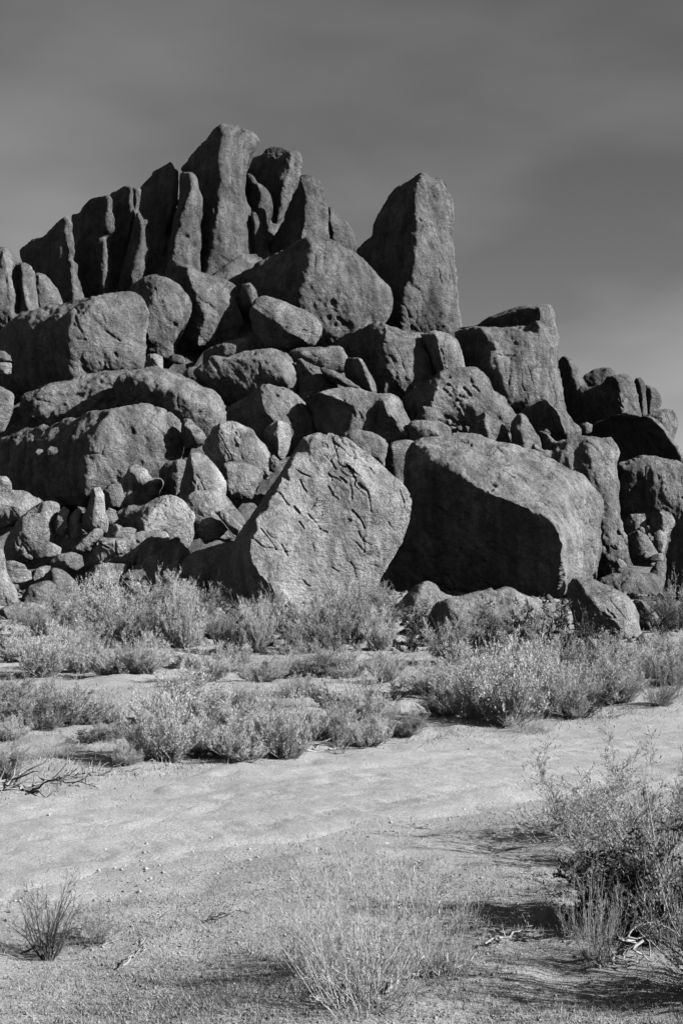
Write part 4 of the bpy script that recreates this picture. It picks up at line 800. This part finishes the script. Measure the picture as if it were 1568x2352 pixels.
# brush filling the foot of the rocks
for k, (key, u, v, hp, wp, lab) in enumerate([
    ('brush1', 150, 1452, 66, 90, 'small grey shrub under the shaded edge-lit boulder'),
    ('sage2', 225, 1446, 72, 90, 'pale shrub under the pair-topped dark boulder'),
    ('brush2', 300, 1444, 70, 100, 'grey shrub under the low boulder with a horizontal crack'),
    ('sage1', 372, 1442, 76, 90, 'pale shrub between the low cracked boulder and the low dark one'),
    ('brush0', 460, 1448, 72, 100, 'grey shrub under the low dark boulder left of the flat face'),
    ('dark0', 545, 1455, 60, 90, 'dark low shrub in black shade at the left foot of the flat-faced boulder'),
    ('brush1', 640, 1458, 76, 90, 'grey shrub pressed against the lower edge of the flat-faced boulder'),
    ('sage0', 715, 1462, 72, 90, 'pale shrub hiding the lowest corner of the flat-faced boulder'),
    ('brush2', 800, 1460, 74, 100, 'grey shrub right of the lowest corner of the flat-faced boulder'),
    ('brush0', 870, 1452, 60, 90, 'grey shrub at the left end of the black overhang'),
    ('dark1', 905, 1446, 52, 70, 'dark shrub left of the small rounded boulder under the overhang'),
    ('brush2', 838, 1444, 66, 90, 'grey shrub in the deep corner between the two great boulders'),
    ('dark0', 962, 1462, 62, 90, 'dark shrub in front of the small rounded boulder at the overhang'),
    ('brush0', 1556, 1456, 70, 80, 'grey shrub against the dark border boulder'),
    ('dark1', 1512, 1462, 56, 80, 'dark shrub right of the smaller boulder behind the leaf-shaped one'),
    ('brush1', 100, 1462, 60, 90, 'grey shrub behind the bright sloping boulder at left'),
    ('brush2', 500, 1462, 64, 90, 'grey shrub in the shade below the dark domed boulder'),
    ('brush1', 60, 1528, 60, 90, 'grey shrub at the foot of the bright sloping boulder'),
    ('sage0', 1395, 1572, 90, 110, 'pale sage below the dark gnarled shrubs, right'),
    ('sage2', 1480, 1566, 90, 110, 'pale sage in front of the leaf-shaped boulder'),
    ('sage1', 1210, 1590, 84, 110, 'pale sage below the wide low boulder'),
    ('sage0', 1080, 1575, 84, 100, 'pale sage in front of the soft brush before the wide boulder')]):
    plant(key, u, v, hp * (1.4 if v < 1465 else 1.12), wp * 1.2, lab)
plant('dead0', 778, 1722, 92, 70, 'bleached dead stems forking up at the far track edge', 'dead_shrub', 'dead shrub')
plant('dead0', 950, 1520, 46, 26, 'small bleached dead stump behind open sand', 'dead_shrub', 'dead shrub')
plant('dead0', 1395, 1652, 48, 120, 'heap of bleached twigs at the track edge, right', 'dead_shrub', 'dead shrub')
plant('dead0', 1130, 1690, 14, 84, 'flat scatter of dark twigs lying on the track edge', 'dead_shrub', 'dead shrub')

# fallen branches
def fallen(label, path, r0, seed, mat, twigs=6, lift=0.03, name='fallen_branch'):
    rng = np.random.RandomState(seed); S = Sticks()
    q = []
    for (u, v) in pts(path):
        x, y = gp(u, v); q.append(np.array([x, y, gz(x, y) + lift * rng.uniform(0.3, 1.6)]))
    fine = []
    for a, b in zip(q[:-1], q[1:]):
        L = np.linalg.norm(b - a)
        for t in np.linspace(0, 1, 7)[:-1]: fine.append(a + (b - a) * t + rng.normal(0, 0.07 * L, 3) * np.array([1, 1, 0.6]))
    fine.append(q[-1]); n = len(fine)
    def run(pl, ra, rb):
        m = len(pl)
        for i in range(m - 1):
            S.add(pl[i], pl[i + 1], ra + (rb - ra) * i / (m - 1), ra + (rb - ra) * (i + 1) / (m - 1))
    run(fine, r0, r0 * 0.3)
    for _ in range(twigs):
        i = rng.randint(1, n - 1); p = fine[i]; d = fine[min(i + 1, n - 1)] - fine[i - 1]; d /= np.linalg.norm(d) + 1e-9
        L = r0 * rng.uniform(8, 22); pl = [p]
        d = d + rng.normal(0, 0.7, 3); d[2] = abs(d[2]) * 0.8 + 0.1
        for k in range(5):
            d = d / np.linalg.norm(d) + rng.normal(0, 0.3, 3); pl.append(pl[-1] + d / np.linalg.norm(d) * L / 5)
        for p2 in pl: p2[2] = max(p2[2], gz(p2[0], p2[1]) + r0 * 0.3)
        run(pl, r0 * 0.55, r0 * 0.15)
    V0 = fine[0]; me = S.mesh(name)
    co = np.zeros(len(me.vertices) * 3, np.float32); me.vertices.foreach_get('co', co); co = co.reshape(-1, 3) - V0; me.vertices.foreach_set('co', co.ravel()); me.update()
    me.materials.append(mat); o = link(name, me, None, None, V0)
    return tag(o, label, 'branch', 'fallen branches')
fallen('long bleached branch lying at the far track edge, centre', '560,1748 610,1740 660,1728 720,1722 735,1712', 0.018, 1, TWIG_PALE, 14)
fallen('bleached branch lying right from the forked dead stems', '760,1718 800,1714 850,1712 905,1710', 0.014, 2, TWIG_PALE, 8)
fallen('dark tangled branch at the left border by the track', '-10,1818 30,1806 60,1812 95,1818', 0.026, 3, TWIG_MID, 14)
fallen('crooked branch lying right of the dark tangle at left', '70,1812 120,1798 180,1792 240,1786 330,1778', 0.014, 4, TWIG_MID, 14)
fallen('thin branch below the crooked one on the track edge at left', '130,1800 180,1806 225,1808', 0.009, 5, TWIG_DARK, 6)
fallen('long bleached branch curving through the bottom broom plant', '770,2296 810,2280 850,2272', 0.012, 6, TWIG_PALE, 5, 0.06)
fallen('bleached branch running right from the foot of the broom plant', '885,2290 920,2265 970,2250 1040,2238 1110,2224', 0.013, 7, TWIG_PALE, 8)
fallen('short bleached branch behind the broom plant', '1120,2190 1160,2180 1200,2165 1225,2158', 0.010, 8, TWIG_PALE, 4)
fallen('thick driftwood limb in the heap at lower right, nearest the centre', '1400,2150 1430,2165 1470,2170 1490,2172', 0.0124, 9, TWIG_SAGE, 10, 0.10)
fallen('gnarled driftwood limb in the middle of the lower right heap', '1430,2230 1460,2200 1485,2180 1520,2195', 0.0149, 10, TWIG_PALE, 14, 0.12)
fallen('driftwood limb reaching the right border above the heap', '1480,2175 1520,2160 1560,2150 1590,2160', 0.0136, 11, TWIG_SAGE, 10, 0.14)
fallen('low driftwood limb along the front of the heap', '1370,2240 1410,2225 1450,2232 1500,2215', 0.0093, 12, TWIG_MID, 12, 0.05)
fallen('upright broken driftwood limb at the right border', '1535,2200 1545,2180 1560,2190 1580,2210', 0.0112, 13, TWIG_PALE, 8, 0.16)
fallen('small pale stick on the litter left of centre', '352,2105 372,2100', 0.007, 14, TWIG_PALE, 2)
fallen('thin pale twig lying on the litter at lower left', '290,2185 315,2165 335,2140', 0.006, 15, TWIG_PALE, 3)
fallen('thin dark twigs trailing left from the dark bare-stemmed shrub', '60,2150 110,2145 165,2125 190,2120', 0.007, 16, TWIG_DARK, 5)
fallen('dark twig litter on the sand before the near berm', '470,2100 500,2092 560,2080', 0.006, 17, TWIG_DARK, 6)
fallen('pale twig on the near berm right of centre', '1190,2010 1230,2012 1290,2022', 0.007, 18, TWIG_PALE, 4)

# ground cover
def scatter(n, seed, ylo, yhi, wide=0.27, bias=1.0):
    rng = np.random.RandomState(seed)
    y = 1 / rng.uniform(1 / yhi, 1 / ylo, n) if bias else rng.uniform(ylo, yhi, n)
    x = rng.uniform(-wide, wide, n) * y
    return x, y, rng
def blades(name, label, n, seed, ylo, yhi, hmin, hmax, wd, mat, keep):
    x, y, rng = scatter(n, seed, ylo, yhi)
    k = keep(x, y, rng); x, y = x[k], y[k]; m = len(x); z = ground_z(x, y)
    h = rng.uniform(hmin, hmax, m) * rng.uniform(0.4, 1, m); az = rng.uniform(0, 6.283, m); ln = rng.normal(0, 0.75, (m, 2)) * h[:, None]
    w_ = wd * rng.uniform(0.6, 1.3, m)
    V = np.stack([np.stack([x - np.cos(az) * w_, y - np.sin(az) * w_, z - 0.004], -1), np.stack([x + np.cos(az) * w_, y + np.sin(az) * w_, z - 0.004], -1), np.stack([x + ln[:, 0], y + ln[:, 1], z + h], -1)], 1).reshape(-1, 3)
    o = link(name, mesh_np(name, V, None, np.arange(3 * m).reshape(-1, 3), smooth=False), mat); o['kind'] = 'stuff'; o['label'] = label; o['category'] = 'grass'
def pebbles(name, label, n, seed, ylo, yhi, rmin, rmax, mat, keep):
    x, y, rng = scatter(n, seed, ylo, yhi); k = keep(x, y, rng); x, y = x[k], y[k]; m = len(x); z = ground_z(x, y)
    r = rmin * (rmax / rmin) ** (rng.uniform(0, 1, m) ** 2.5)
    base = np.array([[1, 0, 0], [0, 1, 0], [-1, 0, 0], [0, -1, 0], [0, 0, 0.8], [0, 0, -0.6]])
    V = base[None] * r[:, None, None] * rng.uniform(0.6, 1.25, (m, 6, 1)); az = rng.uniform(0, 6.28, m)
    c, s_ = np.cos(az)[:, None], np.sin(az)[:, None]
    V = np.stack([V[..., 0] * c - V[..., 1] * s_, V[..., 0] * s_ + V[..., 1] * c, V[..., 2]], -1) + np.stack([x, y, z + 0.15 * r], -1)[:, None]
    T = np.array([[0, 1, 4], [1, 2, 4], [2, 3, 4], [3, 0, 4], [1, 0, 5], [2, 1, 5], [3, 2, 5], [0, 3, 5]])
    tri = (T[None] + 6 * np.arange(m)[:, None, None]).reshape(-1, 3)
    o = link(name, mesh_np(name, V.reshape(-1, 3), None, tri, smooth=False), mat); o['kind'] = 'stuff'; o['label'] = label; o['category'] = 'gravel'
def patchy(x, y, rng, f=1.1, t=0.0, seed=77):
    n = fbm(np.stack([x, y, 0 * x], -1) * f, 3, seed); return n + rng.normal(0, 0.35, len(x)) > t
near = lambda x, y, rng: (road_axis(x, y)[0] < -1.75 + rng.normal(0, 0.5, len(x))) & patchy(x, y, rng, 1.1, -0.35)
far = lambda x, y, rng: (road_axis(x, y)[0] > 1.75 + rng.normal(0, 0.25, len(x))) & patchy(x, y, rng, 0.6, 0.05)
blades('dry_grass', 'short dry grass and stubble over the near ground', 110000, 201, 5.6, 14, 0.01, 0.055, 0.0024, STRAW, near)
blades('dry_grass', 'sparse dry grass between the far shrubs', 60000, 202, 11, 36, 0.02, 0.10, 0.005, STRAW, far)
pebbles('gravel', 'fine gravel and clods over the near ground', 22000, 203, 5.6, 14, 0.003, 0.014, PEBBLE, near)
pebbles('gravel', 'scattered grit on the packed track', 9000, 204, 7, 24, 0.003, 0.022, PEBBLE, lambda x, y, rng: np.abs(road_axis(x, y)[0]) < 1.8)

pebbles('rubble', 'loose chips and stones along the foot of the boulders', 9000, 205, 27, 50, 0.02, 0.20, RUBBLE, lambda x, y, rng: rng.uniform(0, 1, len(x)) < sstep(27, 38, y))
